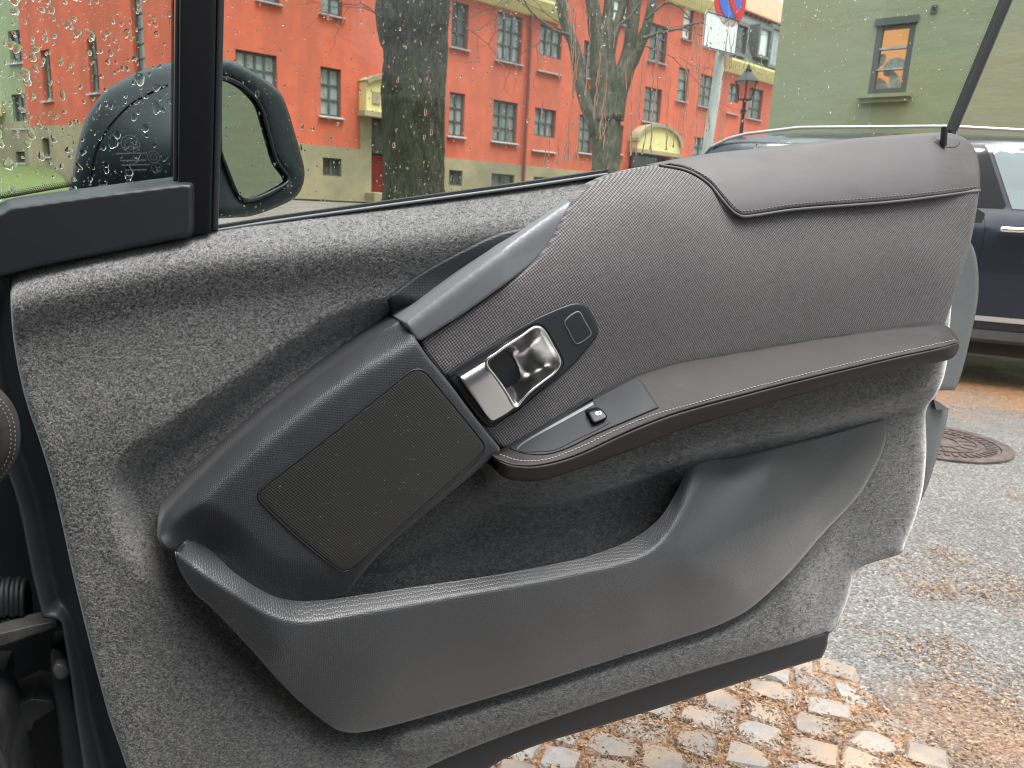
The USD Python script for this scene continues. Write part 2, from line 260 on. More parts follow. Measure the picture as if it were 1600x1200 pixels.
gx = np.r_[-300, -120, -60, np.linspace(-40, -4, 40), np.linspace(-3.5, 8, 116), np.linspace(9, 50, 42), 70, 130, 300]
gy = np.r_[-300, -100, -40, -15, -5, np.linspace(-2, 8, 101), np.linspace(8.5, 50, 80), 70, 130, 300]
X, Y = np.meshgrid(gx, gy, indexing='ij'); V = np.stack([X, Y, ground_z(X, Y)], -1).reshape(-1, 3); ny = len(gy)
I, J = np.meshgrid(np.arange(len(gx) - 1), np.arange(ny - 1), indexing='ij'); a = (I*ny + J).ravel()
ground = usdkit.mesh(stage, path_of('road', None), (V, np.stack([a, a + ny, a + ny + 1, a + 1], 1)), M_asphalt, smooth=True)
UsdGeom.PrimvarsAPI(ground).CreatePrimvar('litter', Sdf.ValueTypeNames.FloatArray, 'vertex').Set(Vt.FloatArray.FromNumpy(litter(V[:, 0], V[:, 1]).astype(np.float32)))
tag(ground, 'wet grey asphalt street with brown debris', kind='structure')

# ------------------------------------------------------------------ buildings
def stucco(name, c0, c1, bump=0.25, c2=None, s2=0.5, st2=(1, 1, 1)): return noisy(name, c0, c1, 2.2, 0.9, bump, 0.01, 10.0, spec=0.15, c2=c2, scale2=s2, stretch2=st2)
M_red = stucco('red_stucco', (0.50, 0.112, 0.064), (0.62, 0.148, 0.086), c2=(0.42, 0.115, 0.075), s2=1.1, st2=(1.3, 0.22, 1))
M_plinth = stucco('beige_plinth_stucco', (0.30, 0.245, 0.155), (0.38, 0.31, 0.20), c2=(0.22, 0.20, 0.13))
M_greenL = stucco('pale_green_stucco', (0.25, 0.29, 0.17), (0.30, 0.34, 0.21))
M_greenR = noisy('olive_green_stucco', (0.250, 0.272, 0.172), (0.31, 0.326, 0.218), 0.9, 0.9, 0.5, 0.03, 8.0, (1, 3.4, 1), 0.15, c2=(0.30, 0.28, 0.165), scale2=0.55)
M_frame = plain('dark_green_window_frame', (0.082, 0.090, 0.083), 0.5)
M_sill = noisy('wet_metal_sill', (0.25, 0.26, 0.28), (0.5, 0.5, 0.52), 12, 0.25, spec=0.6)
M_yellow = stucco('cream_yellow_plaster', (0.62, 0.52, 0.22), (0.72, 0.62, 0.30), 0.15)
M_slate = noisy('grey_slate', (0.07, 0.075, 0.07), (0.16, 0.165, 0.155), 9, 0.45, 0.6, 0.02, 6.0, (1, 3, 1))
M_tile = noisy('salmon_roof_tile', (0.38, 0.16, 0.09), (0.55, 0.27, 0.17), 14, 0.7, 0.7, 0.03, 3.0, (1, 2.5, 1))
M_pipe = plain('rust_red_downpipe', (0.20, 0.055, 0.04), 0.4)
M_door = noisy('dark_red_door', (0.15, 0.02, 0.02), (0.22, 0.035, 0.03), 5, 0.4)
M_greystrip = noisy('grey_green_glazing', (0.10, 0.13, 0.11), (0.22, 0.25, 0.21), 4, 0.25)
def glazing(name, c0, c1, sc=1.6, stretch=(2.2, 0.8, 1)): return noisy(name, c0, c1, sc, 0.07, stretch=stretch, spec=0.8, lo=0.32, hi=0.68)
M_gl = [glazing('dark_glazing', (0.030, 0.036, 0.036), (0.12, 0.13, 0.125)), glazing('curtained_glazing', (0.20, 0.235, 0.23), (0.36, 0.39, 0.38)), glazing('greenish_glazing', (0.07, 0.085, 0.075), (0.22, 0.24, 0.20)), glazing('white_glazing', (0.55, 0.57, 0.56), (0.75, 0.77, 0.76)),
        glazing('mixed_glazing', (0.045, 0.05, 0.05), (0.33, 0.35, 0.34), 2.2, (4, 1.2, 1))]
def rect_px(fr, L, T, R, B, h=0.0):
    cx, cy = (L + R)/2, (T + B)/2
    return fr.px(L, cy, h)[0], fr.px(cx, B, h)[1], fr.px(R, cy, h)[0], fr.px(cx, T, h)[1]
def window(fr, parent, r, kind=0, nx=2, nyy=3, sill=True, depth=0.13, fw=0.055, sill_drop=0.0):
    x0, y0, x1, y1 = r
    outer = sbox(x0, y0, x1, y1); hole = []; w = x1 - x0
    xs = np.linspace(x0 + fw, x1 - fw, nx + 1); ys = np.linspace(y0 + fw, y1 - fw, nyy + 1); b = 0.018; pl = []
    for i in range(nx):
        for j in range(nyy):
            q = (xs[i] + (b*1.6 if i else 0), ys[j] + (b if j else 0), xs[i + 1] - (b*1.6 if i < nx - 1 else 0), ys[j + 1] - (b if j < nyy - 1 else 0)); hole.append(sbox(*q)); pl.append(q)
    ms = [extrude(outer.difference(unary_union(hole)), 0.05, -depth - 0.01)]
    f = obj('window', cat(ms), M_frame, parent)
    for q in pl: obj('pane', bx(q[0] - 0.004, q[2] + 0.004, q[1] - 0.004, q[3] + 0.004, -depth - 0.006, -depth + 0.006), M_gl[kind], f)
    if sill: obj('window_sill', trimesh.convex.convex_hull(np.array([[x, y, z] for x in (x0 - 0.07, x1 + 0.07) for (y, z) in ((y0 - 0.06 - sill_drop, -0.02), (y0 - 0.06 - sill_drop, 0.085), (y0 - 0.035 - sill_drop, 0.09), (y0 + 0.005 - sill_drop, -0.02))])), M_sill, f)
    return f
# ---- the red building's front
red = thing('red_apartment_building', 'long orange red apartment building with beige plinth and yellow porch canopies', 'building', AF.M)
R = lambda *q: rect_px(AF, *q)
base_z = -AF.O[2] - 0.6
pl_pts = AF.px([469, 556, 695, 921], [223, 230, 246, 271]); plinth_y = float(np.mean(pl_pts[:, 1]))
a_left = AF.px(338, 200)[0]; a_right = AF.px(1300, 200)[0]
corn = float(np.mean([AF.px(840, 5)[1], AF.px(1175, 108)[1]])); corn_b = float(AF.px(1107, 6)[1]); bL, bR = AF.px(884, 60)[0], AF.px(1127, 60)[0]
wins = [  # left, top, right, bottom, glazing, lights across, lights up, sill drop
    (402, -88, 436, 2, 1, 2, 3, 0), (369, 82, 433, 158, 1, 4, 3, 0), (501, -62, 535, 23, 1, 2, 3, 0), (501, 106, 533, 182, 1, 2, 3, 0),
    (706, 4, 732, 75, 0, 2, 3, 0), (777, 22, 816, 97, 4, 3, 3, 0), (843, 41, 878, 90, 4, 3, 2, .45), (911, 64, 930, 122, 0, 2, 3, 0),
    (702, 145, 726, 213, 1, 2, 3, 0), (770, 158, 808, 222, 2, 3, 3, 0), (835, 170, 868, 214, 4, 3, 2, .45), (904, 180, 926, 239, 2, 2, 3, 0),
    (1015, 38, 1042, 97, 0, 2, 3, 0), (1068, 9, 1083, 62, 3, 1, 3, 0), (1103, 20, 1125, 72, 3, 2, 3, 0), (1006, 137, 1033, 191, 2, 2, 3, 0), (1059, 106, 1075, 158, 2, 1, 3, 0), (1093, 117, 1115, 167, 2, 2, 3, 0),
    (1052, 209, 1061, 252, 2, 1, 3, 0), (1083, 215, 1106, 258, 2, 2, 3, 0), (1139, 131, 1155, 160, 4, 2, 2, .45), (1169, 138, 1191, 186, 2, 2, 3, 0), (944, -20, 985, 35, 3, 3, 3, 0), (975, 30, 990, 82, 0, 1, 3, 0), (957, 195, 973, 240, 2, 1, 3, 0)]
bas = [(503, 247, 532, 275), (700, 266, 721, 290), (766, 272, 802, 294), (832, 277, 862, 295), (380, 237, 425, 262)]
wr = [R(*w[:4]) for w in wins]; br = [R(*w) for w in bas]
door1 = R(579, 181, 612, 292); door2 = R(990, 238, 1036, 292)
wall = sbox(a_left, plinth_y, bL, corn).union(sbox(bL - 0.001, plinth_y, bR, corn_b)).union(sbox(bR - 0.001, plinth_y, a_right, corn))
cuts = unary_union([sbox(*q) for q in wr] + [sbox(door1[0] - .36, door1[1], door1[2] + .7, door1[3] + .3), sbox(door2[0] - 0.3, door2[1], door2[2] + 0.3, door2[3] + 0.2)])
obj('wall', extrude(wall.difference(cuts), 0.32, -0.32), M_red, red)
pcuts = unary_union([sbox(*q) for q in br] + [sbox(door1[0], door1[1] - 0.2, door1[2], plinth_y + 3), sbox(door2[0], door2[1] - 0.2, door2[2], plinth_y + 3)])
pbase = sbox(a_left - 0.05, base_z, a_right, plinth_y - 0.004).union(sbox(door1[0] - .36, base_z, door1[2] + .7, door1[3] + .3))
obj('plinth', extrude(pbase.difference(pcuts), 0.38, -0.33), M_plinth, red)
obj('inner_wall', bx(a_left + .02, a_right, base_z, corn_b - 0.05, -0.9, -0.5), M_slate, red)
for q, w in zip(wr, wins): window(AF, red, q, w[4], w[5], w[6], sill_drop=w[7])
for q in br: window(AF, red, q, 0, 2, 1, sill=False, depth=0.08, fw=0.04)
def cornice(x0, x1, y):
    prof = np.array([[0, -0.42], [0.08, -0.40], [0.12, -0.25], [0.26, -0.2], [0.30, -0.05], [0.36, 0], [0.36, 0.08], [-0.3, 0.08], [-0.3, -0.42]])
    return trimesh.convex.convex_hull(np.array([[x, y + p[1], p[0]] for x in (x0, x1) for p in prof]))
for q in ((a_left, bL - 0.4, corn), (bL - 0.3, bR + 0.3, corn_b), (bR + 0.4, a_right, corn)): obj('cornice', cornice(*q), M_yellow, red)
def mansard(x0, x1, y, hh=2.4): return trimesh.convex.convex_hull(np.array([[x, yy, z] for x in (x0, x1) for (yy, z) in ((y + .085, .1), (y + .085, -4), (y + hh, -0.9), (y + hh, -4))]))
obj('mansard_roof', mansard(bR + 0.02, a_right, corn), M_slate, red); obj('mansard_roof', mansard(a_left, bL - 0.02, corn), M_slate, red)
tm = [bx(bR + .1, a_right, corn + 2.49, corn + 2.55, -4, -0.75)]
for k in range(26): 
    x = bR + .1 + (a_right - bR - .2)*k/26; tm.append(tube(np.array([[x, corn + 2.5, -0.9], [x, corn + 5.2, -4.2]]), 0.11, 8))
obj('tile_roof', cat(tm), M_tile, red)
for q in ((1183, 46, 1198, 88, 3), (1201, 46, 1217, 104, 1), (1146, 40, 1162, 84, 0)):
    r_ = rect_px(AF, *q[:4]); d_ = obj('dormer', extrude(sbox(r_[0] - .15, r_[1] - .12, r_[2] + .15, r_[3] + .15).difference(sbox(*r_)), 1.2, -1.05), M_slate, red)
    obj('pane', bx(r_[0] - .01, r_[2] + .01, r_[1] - .01, r_[3] + .01, 0.0, 0.03), M_gl[q[4]], d_)
px0 = AF.px(829, 0); obj('downpipe', tube(np.array([[px0[0], corn - .4, 0.10], [px0[0], base_z + .7, 0.10]]), 0.055, 10), M_pipe, red, smooth=True)
def porch(d, arch):
    x0, x1, y = d[0] - .38, d[2] + (.75 if not arch else .5), d[3] + .05; w = x1 - x0
    if arch:
        an = np.linspace(0, math.pi, 20); P = [(x0, y)] + [(x0 + w/2 - w/2*math.cos(t), y + .25 + 0.68*math.sin(t)) for t in an] + [(x1, y)]
    else: P = [(x0, y), (x0, y + .72), (x0 + .15, y + .82), (x0 + w*.5, y + 1.05), (x1 - .15, y + .82), (x1, y + .72), (x1, y)]
    obj('porch_canopy', extrude(Polygon(P), 0.36, 0.003), M_yellow, red)
    top = [p for p in P[1:-1]]; q = LineString(top).buffer(0.06, cap_style=2)
    obj('canopy_moulding', extrude(q, 0.45, 0.0), M_plinth, red)
    obj('canopy_ledge', bx(x0 - .08, x1 + .08, y - .14, y - .003, 0.055, 0.42), M_plinth, red)
porch(door1, False); porch(door2, True)
obj('canopy_emblem', bx(door1[0] - .2, door1[0] + .05, door1[3] + .25, door1[3] + .55, .366, .39), M_plinth, red)
for d in (door1, door2):
    dd = obj('door', bx(d[0], d[2], d[1] - .15, d[1] + (d[3] - d[1])*.45, -0.25, -0.18), M_door, red)
    obj('pane', bx(d[0] + .15, d[2] - .15, d[1] + (d[3] - d[1])*.47, d[3] - .1, -0.24, -0.2), M_gl[0], dd)
    obj('frame', extrude(sbox(d[0], d[1], d[2], d[3] + .02).difference(sbox(d[0] + .1, d[1] - 1, d[2] - .1, d[3] - .08)), .1, -0.25), M_door, dd)
    obj('step', cbx(d[0] - .2, d[2] + .2, d[1] - .6, d[1] - .16, -0.2, 0.5, 0.02), M_plinth, red)
# ---- the left wing of the red building
LO = AF.world(np.array([a_left, 0, 0]))
LF = Frame(LO, 118 - 0)
class _L: pass
vx = -650.0; th = math.degrees(math.atan2(*(lambda d: (d[0], d[1]))(ray(vx, 248.0))))        # horizontal direction the side wall recedes in
LF = Frame(LO, th + 180)
l_end = LF.px(37, 120)[0]
wing = red
mw = lambda m: (lambda q: q)(xf(m, LF))
def tolocal(m): m = xf(m, LF); m.vertices = AF.local(np.asarray(m.vertices)); return m
lw = [(66, 77, 80, 157, 2), (138, 59, 153, 145, 2)]; lr = [rect_px(LF, *q[:4]) for q in lw]; lb = rect_px(LF, 69, 216, 80, 244); ls = rect_px(LF, 205, -60, 223, 118)
lpl = float(np.mean(LF.px([45, 130], [198, 194])[:, 1]))
lwall = sbox(l_end, lpl, -0.0, corn + AF.O[2] - LF.O[2] + 3).difference(unary_union([sbox(*q) for q in lr + [ls]]))
obj('side_wall', tolocal(extrude(lwall, 0.3, -0.3)), M_red, red)
obj('side_plinth', tolocal(extrude(sbox(l_end - .05, -LF.O[2] - .6, -.02, lpl - .004).difference(sbox(*lb)), 0.35, -0.3)), M_plinth, red)
obj('inner_wall', tolocal(bx(l_end + .3, -.3, -LF.O[2] - .6, 12, -0.8, -0.5)), M_slate, red)
def window_in(fr, conv, parent, q, kind, nx, nyy, mats=None):
    x0, y0, x1, y1 = q; fw = 0.07; pl = []; xs = np.linspace(x0 + fw, x1 - fw, nx + 1); ys = np.linspace(y0 + fw, y1 - fw, nyy + 1)
    for i in range(nx):
        for j in range(nyy): pl.append((xs[i] + .015, ys[j] + .015, xs[i + 1] - .015, ys[j + 1] - .015))
    f = obj('window', conv(extrude(sbox(*q).difference(unary_union([sbox(*p) for p in pl])), .05, -.14)), M_frame, parent)
    for p in pl: obj('pane', conv(bx(p[0] - .004, p[2] + .004, p[1] - .004, p[3] + .004, -.136, -.124)), M_gl[kind], f)
    obj('window_sill', conv(bx(x0 - .08, x1 + .08, y0 - .07, y0 - .02, -.05, .1)), M_sill, f)
for q, w in zip(lr, lw): window_in(LF, tolocal, red, q, w[4], 2, 3)
window_in(LF, tolocal, red, lb, 0, 1, 1); window_in(LF, tolocal, red, ls, 2, 1, 7)
# ---- pale green building behind the wing
GF = Frame(at_range(20, 200, 34.0), th + 180 - 8)
gl = thing('pale_green_building', 'pale green building with beige plinth far left behind the red wall', 'building', GF.M)
gw = [(14, 47, 36, 98, 0), (20, 147, 41, 200, 0)]; gr = [rect_px(GF, *q[:4]) for q in gw]; gb = rect_px(GF, 28, 237, 42, 254); gp = GF.px(20, 190)[1]
gx0, gx1 = GF.px(-260, 150)[0], GF.px(110, 150)[0]
obj('wall', extrude(sbox(gx0, gp, gx1, 14).difference(unary_union([sbox(*q) for q in gr])), .3, -.3), M_greenL, gl)
obj('plinth', extrude(sbox(gx0, -GF.O[2] - .6, gx1, gp - .004).difference(sbox(*gb)), .36, -.3), M_plinth, gl)
for q, w in zip(gr + [gb], (0, 0, 0)): window_in(GF, lambda m: m, gl, q, w, 2, 2)
q = rect_px(GF, -40, 166, 8, 184); obj('porch_canopy', cbx(q[0], q[2], q[1], q[3], .065, .6, .05), M_yellow, gl)
# ---- green building on the right
RF = Frame(at_range(1400, 90, 14.8), 131)
gright = thing('olive_green_building', 'olive green rendered building with one lit window behind the parked car', 'building', RF.M)
rw = rect_px(RF, 1364, 29, 1424, 147); rx0 = RF.px(1212, 100)[0]
rwall = sbox(rx0, -RF.O[2] - .5, rx0 + 38, 13).difference(sbox(*rw))
obj('wall', extrude(rwall, .3, -.3), M_greenR, gright)
obj('side_wall', bx(rx0, rx0 + .3, -RF.O[2] - .5, 13, -12, -.302), M_greenR, gright)
fo = sbox(*rw); wh = rw[2] - rw[0]; hh = rw[3] - rw[1]; fi = (rw[0] + wh*.15, rw[1] + hh*.07, rw[2] - wh*.15, rw[3] - hh*.12)
bars = [fi[1] + (fi[3] - fi[1])*t for t in (.33, .67)]
cells = [sbox(fi[0], lo + .015, fi[2], hi - .015) for lo, hi in zip([fi[1]] + bars, bars + [fi[3]])]
wf = obj('window', extrude(fo.difference(unary_union(cells)), .1, -.10), M_frame, gright)
obj('glazing_bar', cat([bx(fi[0] + .003, fi[2] - .003, b - .016, b + .016, -.02, .012) for b in bars]), M_sill, wf)
M_winpane = pane_mat('house_window_pane', (0.9, 0.92, 0.9))
for c in cells: b = c.bounds; obj('pane', bx(b[0] - .003, b[2] + .003, b[1] - .003, b[3] + .003, -.075, -.07), M_winpane, wf)
obj('window_sill', cat([bx(rw[0] - .12, rw[2] + .10, rw[1] - .06, rw[1] - .003, -.05, .16), bx(rw[0] - .09, rw[2] + .07, rw[1] - .13, rw[1] - .062, -.05, .10)]), M_greenR, wf)
obj('lintel', bx(rw[0] - .03, rw[2] + .03, rw[3] - .10, rw[3] + .012, .003, .05), M_frame, wf)
# the lit room behind it
M_room = mat('warm_lit_room', {'t': ('texture_coordinate', {}), 'n': ('noise_texture', {'scale': 0.9, 'detail': 2.0}), 'r': ('rgb_ramp', {'ramp': [(0.35, (0.34, 0.125, 0.04)), (0.65, (0.66, 0.30, 0.15))]}), 'p': ('principled_bsdf', {'roughness': 0.9, 'emission_strength': 0.20})},
    [('t.object', 'n.vector'), ('n.fac', 'r.fac'), ('r.color', 'p.base_color'), ('r.color', 'p.emission_color')])
obj('lit_room', bx(rw[0] - .6, rw[2] + .6, rw[1] - .5, rw[3] + .4, -.95, -.9), M_room, gright)
M_lace = mat('lace_curtain', {'t': ('texture_coordinate', {}), 'n': ('noise_texture', {'scale': 22.0, 'detail': 3.0}), 'r': ('rgb_ramp', {'ramp': [(0.38, (0.72, 0.67, 0.65)), (0.6, (0.93, 0.92, 0.91))]}), 'd': ('diffuse_bsdf', {}), 'l': ('translucent_bsdf', {}), 'm': ('mix_closure', {'fac': 0.15})},
    [('t.object', 'n.vector'), ('n.fac', 'r.fac'), ('r.color', 'd.color'), ('r.color', 'l.color'), ('d.BSDF', 'm.closure1'), ('l.BSDF', 'm.closure2')], 'm.closure')
def drape(P, z): return panel_local(P, z)
def panel_local(P, z):
    m = extrude(Polygon(P), 0.012, z); return m
ww, hh2 = fi[2] - fi[0], fi[3] - fi[1]; T_ = lambda a, b: (fi[0] + ww*a, fi[1] + hh2*b)
obj('lace_curtain', panel_local(curve([T_(-.02, 0), T_(.45, 0), T_(.32, .14), T_(.12, .2), T_(-.02, .22)], 5, True, (0, 1, 4)), -.16), M_lace, wf)
obj('lace_curtain', panel_local(curve([T_(.5, 0), T_(.85, .02), T_(.8, .18), T_(.6, .30), T_(.25, .33), T_(.2, .26), T_(.45, .2)], 5, True), -.125), M_lace, wf)
obj('lace_curtain', panel_local(curve([T_(.15, .36), T_(.95, .37), T_(1.0, .44), T_(.75, .52), T_(.35, .52), T_(.2, .45)], 5, True), -.15), M_lace, wf)
obj('lace_curtain', panel_local(curve([T_(-.02, .40), T_(.12, .42), T_(.22, .52), T_(.14, .60), T_(-.02, .58)], 5, True), -.11), M_lace, wf)
q = rect_px(RF, 1455, 9, 1465, 21); v_ = obj('vent', extrude(sbox(*q).difference(sbox(q[0] + .02, q[1] + .02, q[2] - .02, q[3] - .02)), .02, .003), M_frame, gright)
for k in range(5): obj('slat', bx(q[0] + .021, q[2] - .021, q[1] + .025 + k*.022, q[1] + .035 + k*.022, .004, .018), M_frame, v_)
# ---- lawn
M_grass = noisy('wet_grass', (0.035, 0.055, 0.011), (0.105, 0.14, 0.032), 14, 0.8, 0.8, 0.05, 6.0)
M_earth = noisy('mossy_earth', (0.06, 0.06, 0.03), (0.15, 0.13, 0.075), 6, 0.9, 0.5, 0.03, 6.0)
def strip_ground(P, m, name, dz, label, kind, s=0.35, rough=0.03, up=None):
    poly = Polygon(P); x0, y0, x1, y1 = poly.bounds
    gx, gy = np.meshgrid(np.arange(x0, x1, s), np.arange(y0, y1, s)); g = np.stack([gx.ravel(), gy.ravel()], 1) + rng.uniform(-.1, .1, (gx.size, 2))
    g = np.vstack([g[shapely.contains_xy(poly.buffer(-s*.4), g[:, 0], g[:, 1])], resample(P, s)])
    T = Delaunay(g).simplices; c = g[T].mean(1); T = T[shapely.contains_xy(poly, c[:, 0], c[:, 1])]
    a = np.cross(g[T[:, 1]] - g[T[:, 0]], g[T[:, 2]] - g[T[:, 0]]); T = np.where((a < 0)[:, None], T[:, ::-1], T)
    z = ground_z(g[:, 0], g[:, 1]) + dz + rough*meshkit.fbm(np.c_[g*3, np.zeros(len(g))])
    if up is not None: z = z + up(g[:, 0], g[:, 1])
    return obj(name, trimesh.Trimesh(np.c_[g, z], T, process=False), m, smooth=True, label=label, kind=kind)
fa = lambda a, w: (AF.world(np.array([a, 0, w])))[:2]; fl = lambda a, w: (LF.world(np.array([a, 0, w])))[:2]
strip_ground(np.array([fa(a_left + .3, .0), fa(14, .0), fa(14, 2.2), fa(a_left + 1, 2.2)]), M_earth, 'verge', .02, 'mossy earth strip along the foot of the red building', 'structure')
strip_ground(np.array([at_range(x, 300, r)[:2] for x, r in ((-150, 8), (90, 8), (125, 13), (100, 22), (70, 31), (95, 36), (-200, 36))]), M_grass, 'lawn', .03, 'bright green lawn at the foot of the buildings far left', 'structure', .45, .06, lambda x, y: .52*sstep(16, 30, np.hypot(x, y)))

# ------------------------------------------------------------------ trees
M_bark = noisy('dark_wet_bark', (0.018, 0.017, 0.013), (0.115, 0.105, 0.078), 13, 0.75, 1.0, 0.12, 9.0, (2.4, 2.4, 0.5), 0.3, c2=(0.06, 0.066, 0.030), scale2=1.6)
M_bark2 = noisy('mossy_bark', (0.06, 0.057, 0.040), (0.27, 0.245, 0.175), 12, 0.75, 1.0, 0.08, 9.0, (2.4, 2.4, 0.45), 0.4, c2=(0.075, 0.085, 0.035), scale2=1.8)
def gnarl(m, amp, fr_=1.3, sq=0.35, seed=0):
    V = np.asarray(m.vertices); V2 = V*[fr_*2.6, fr_*2.6, fr_*sq]; n = m.vertex_normals
    m.vertices = V + n*((meshkit.fbm(V2, 4, seed) - .5)*2*amp + (meshkit.noise(V*[15, 15, 2.2], seed + 5) - .5)*amp*1.1 + (meshkit.noise(V*[34, 34, 6], seed + 8) - .5)*amp*.6)[:, None]; return m
def trunk_px(left, right, ys, rr, z0, n=48):
    """A trunk whose outline meets these picture columns at range rr, carried down to the ground."""
    P, Rr = [], []
    for l, r, y in zip(left, right, ys):
        a, b = at_range(l, y, rr), at_range(r, y, rr); P.append((a + b)/2); Rr.append(np.linalg.norm(b - a)/2)
    P, Rr = np.array(P), np.array(Rr); g = P[-1].copy(); g[2] = z0 - .15
    P = np.vstack([P, g]); Rr = np.r_[Rr, Rr[-1]*1.25]
    C1 = curve(np.c_[P, Rr], 30); return gnarl(tube(C1[:, :3], C1[:, 3], n*2), 0.045)
def limb_px(pts, rng_, n=14, gn=0.02):
    P = np.array([np.r_[at_range(x, y, rr), 0.5*w*rr/F*1.05] for (x, y, w), rr in zip(pts, np.broadcast_to(rng_, (len(pts),)))])
    C1 = curve(P, 7); return gnarl(tube(C1[:, :3], np.maximum(C1[:, 3], .003), n), gn) if gn else tube(C1[:, :3], np.maximum(C1[:, 3], .003), n)
def twigs(starts, n_, seed, L=0.9, r0=.010):
    """Thin branching twigs from each (point, direction)."""
    g = np.random.default_rng(seed); out = []
    def grow(p, d, l, r, lev):
        P = [p]; k = 5
        for i in range(k):
            d = d + g.normal(0, .22, 3); d /= np.linalg.norm(d); p = p + d*l/k; P.append(p)
            if lev < 2 and i > 0 and g.random() < .75:
                q = d + g.normal(0, .7, 3); q /= np.linalg.norm(q); grow(p, q, l*.6, r*.6, lev + 1)
        out.append(tube(np.array(P), np.linspace(r, r*.35, k + 1), 5))
    for p, d in starts:
        for _ in range(n_): grow(np.array(p), np.array(d) + g.normal(0, .35, 3), L*g.uniform(.6, 1.3), r0, 0)
    return cat(out)
t1 = thing('tree', 'thick dark trunk of a bare tree in front of the yellow porch', 'tree', group=None)
p1 = at_range(645, 200, 9.6); z1 = ground_z(p1[0], p1[1])
obj('trunk', trunk_px([560, 586, 591, 587, 590, 600, 598, 599, 600, 596], [745, 709, 703, 700, 698, 696, 694, 693, 693, 697], [-420, -110, -20, 20, 45, 75, 150, 220, 280, 330], 9.6, z1), M_bark, t1, smooth=True)
kn = at_range(612, 22, 9.3); s_ = trimesh.creation.icosphere(3, .10); s_.apply_scale([1, .6, 1.5]); s_.apply_translation(kn); obj('knot', gnarl(s_, .02), M_bark, t1, smooth=True)
obj('branch', limb_px([(650, -300, 60), (560, -420, 45), (420, -560, 30)], 9.6), M_bark, t1, smooth=True); obj('branch', limb_px([(650, -330, 60), (740, -480, 45), (860, -620, 30)], 9.6), M_bark, t1, smooth=True)
st = [(at_range(x, y, 9.2), d) for x, y, d in ((600, 20, (-1, 0, -.15)), (700, 15, (1, 0, .2)), (596, -60, (-1, -.2, .1)), (706, -70, (1, 0, 0)))]
obj('twigs', twigs(st, 2, 3, 0.75, .006), M_bark, t1)
t2 = thing('tree', 'mossy multi stemmed bare tree forking into upright limbs', 'tree')
D2 = 12.5
p2 = at_range(945, 250, D2); z2 = ground_z(p2[0], p2[1])
obj('trunk', trunk_px([925, 926, 925, 924, 921], [962, 966, 968, 967, 972], [150, 185, 225, 265, 310], D2, z2, 32), M_bark2, t2, smooth=True)
for L in ([(942, 205, 36), (918, 160, 24), (905, 120, 18), (898, 75, 16), (884, 40, 15), (876, 0, 14), (868, -70, 13)], [(945, 190, 40), (942, 140, 34), (938, 90, 28), (930, 40, 22), (924, -5, 20), (915, -90, 18)], [(950, 180, 30), (950, 110, 24), (948, 50, 18), (952, 0, 14), (955, -80, 12)],
          [(955, 185, 34), (968, 130, 27), (980, 90, 20), (988, 40, 17), (994, -5, 15), (1000, -90, 13)], [(958, 170, 26), (982, 105, 20), (1004, 60, 15), (1018, 10, 13), (1030, -60, 11)], [(945, 120, 20), (958, 60, 14), (972, 10, 11), (985, -60, 9)]):
    obj('limb', limb_px(L, D2), M_bark2, t2, smooth=True)
for L in ([(890, 55, 6), (868, 48, 4.5), (845, 32, 3.5), (825, 12, 2.5), (815, -10, 2)], [(1004, 60, 6), (1030, 52, 4), (1060, 45, 3.2), (1090, 36, 2.6), (1120, 36, 2)], [(960, 60, 6), (968, 40, 4), (985, 25, 3), (1000, 5, 3)], [(1010, 30, 4), (1040, 5, 3), (1060, 10, 2.5), (1078, 28, 1.5)]):
    obj('branch', limb_px(L, D2 - .2, 8, 0), M_bark2, t2, smooth=True)
st = [(at_range(x, y, D2 - .3), d) for x, y, d in ((885, 40, (-1, 0, .5)), (825, 12, (-1, 0, .2)), (868, 48, (-1, 0, -.2)), (1060, 45, (1, 0, .2)), (1018, 10, (.6, 0, 1)), (930, 40, (-.3, 0, 1)), (994, 0, (.3, 0, 1)), (1000, 70, (1, 0, .3)), (876, 5, (-1, 0, 1)))]
obj('twigs', twigs(st, 2, 5, 1.25, .008), M_bark2, t2)

# ------------------------------------------------------------------ street furniture
M_galv = noisy('worn_galvanised_steel', (0.36, 0.36, 0.34), (0.58, 0.58, 0.55), 9, 0.5, stretch=(3, 3, .6))
M_signw = plain('white_sign', (0.72, 0.73, 0.72), 0.35); M_signr = plain('red_sign', (0.55, 0.03, 0.04), 0.35); M_signb = plain('blue_sign', (0.05, 0.14, 0.55), 0.35)
PD = 8.5
pole = thing('no_parking_sign_post', 'leaning grey steel post with round blue and red sign and white plate', 'sign')
pb, pt = at_range(1104, 240, PD), at_range(1140, -6, PD); pu = (pt - pb)/np.linalg.norm(pt - pb); p0 = pb - pu*((pb[2] - ground_z(pb[0], pb[1]))/pu[2]); 
obj('post', tube(np.array([p0, pb, pt, pt + pu*1.1]), .052, 16), M_galv, pole, smooth=30)
SF = Frame(at_range(1135, 45, PD - .08), 52)
def sgn(m): m = xf(m, SF); return m
rw_ = SF.px(1123, 38); q = [SF.px(1108, 22), SF.px(1144, 46), SF.px(1143, 82), SF.px(1106, 62)]
cc = SF.px(1126, 52); hh_ = .165
plate = obj('sign_plate', sgn(extrude(sbox(cc[0] - .26, cc[1] - hh_, cc[0] + .26, cc[1] + hh_).buffer(-.03).buffer(.03), .004, .0)), M_signw, pole)
rim = sbox(cc[0] - .255, cc[1] - hh_ + .005, cc[0] + .255, cc[1] + hh_ - .005).buffer(-.03).buffer(.03); obj('border', sgn(extrude(rim.difference(rim.buffer(-.008)), .002, .006)), M_rubber, plate)
sc_ = SF.px(1141, 0) - [.03, .1, 0]; ring = shapely.geometry.Point(sc_[0] + .03, sc_[1] + .1)
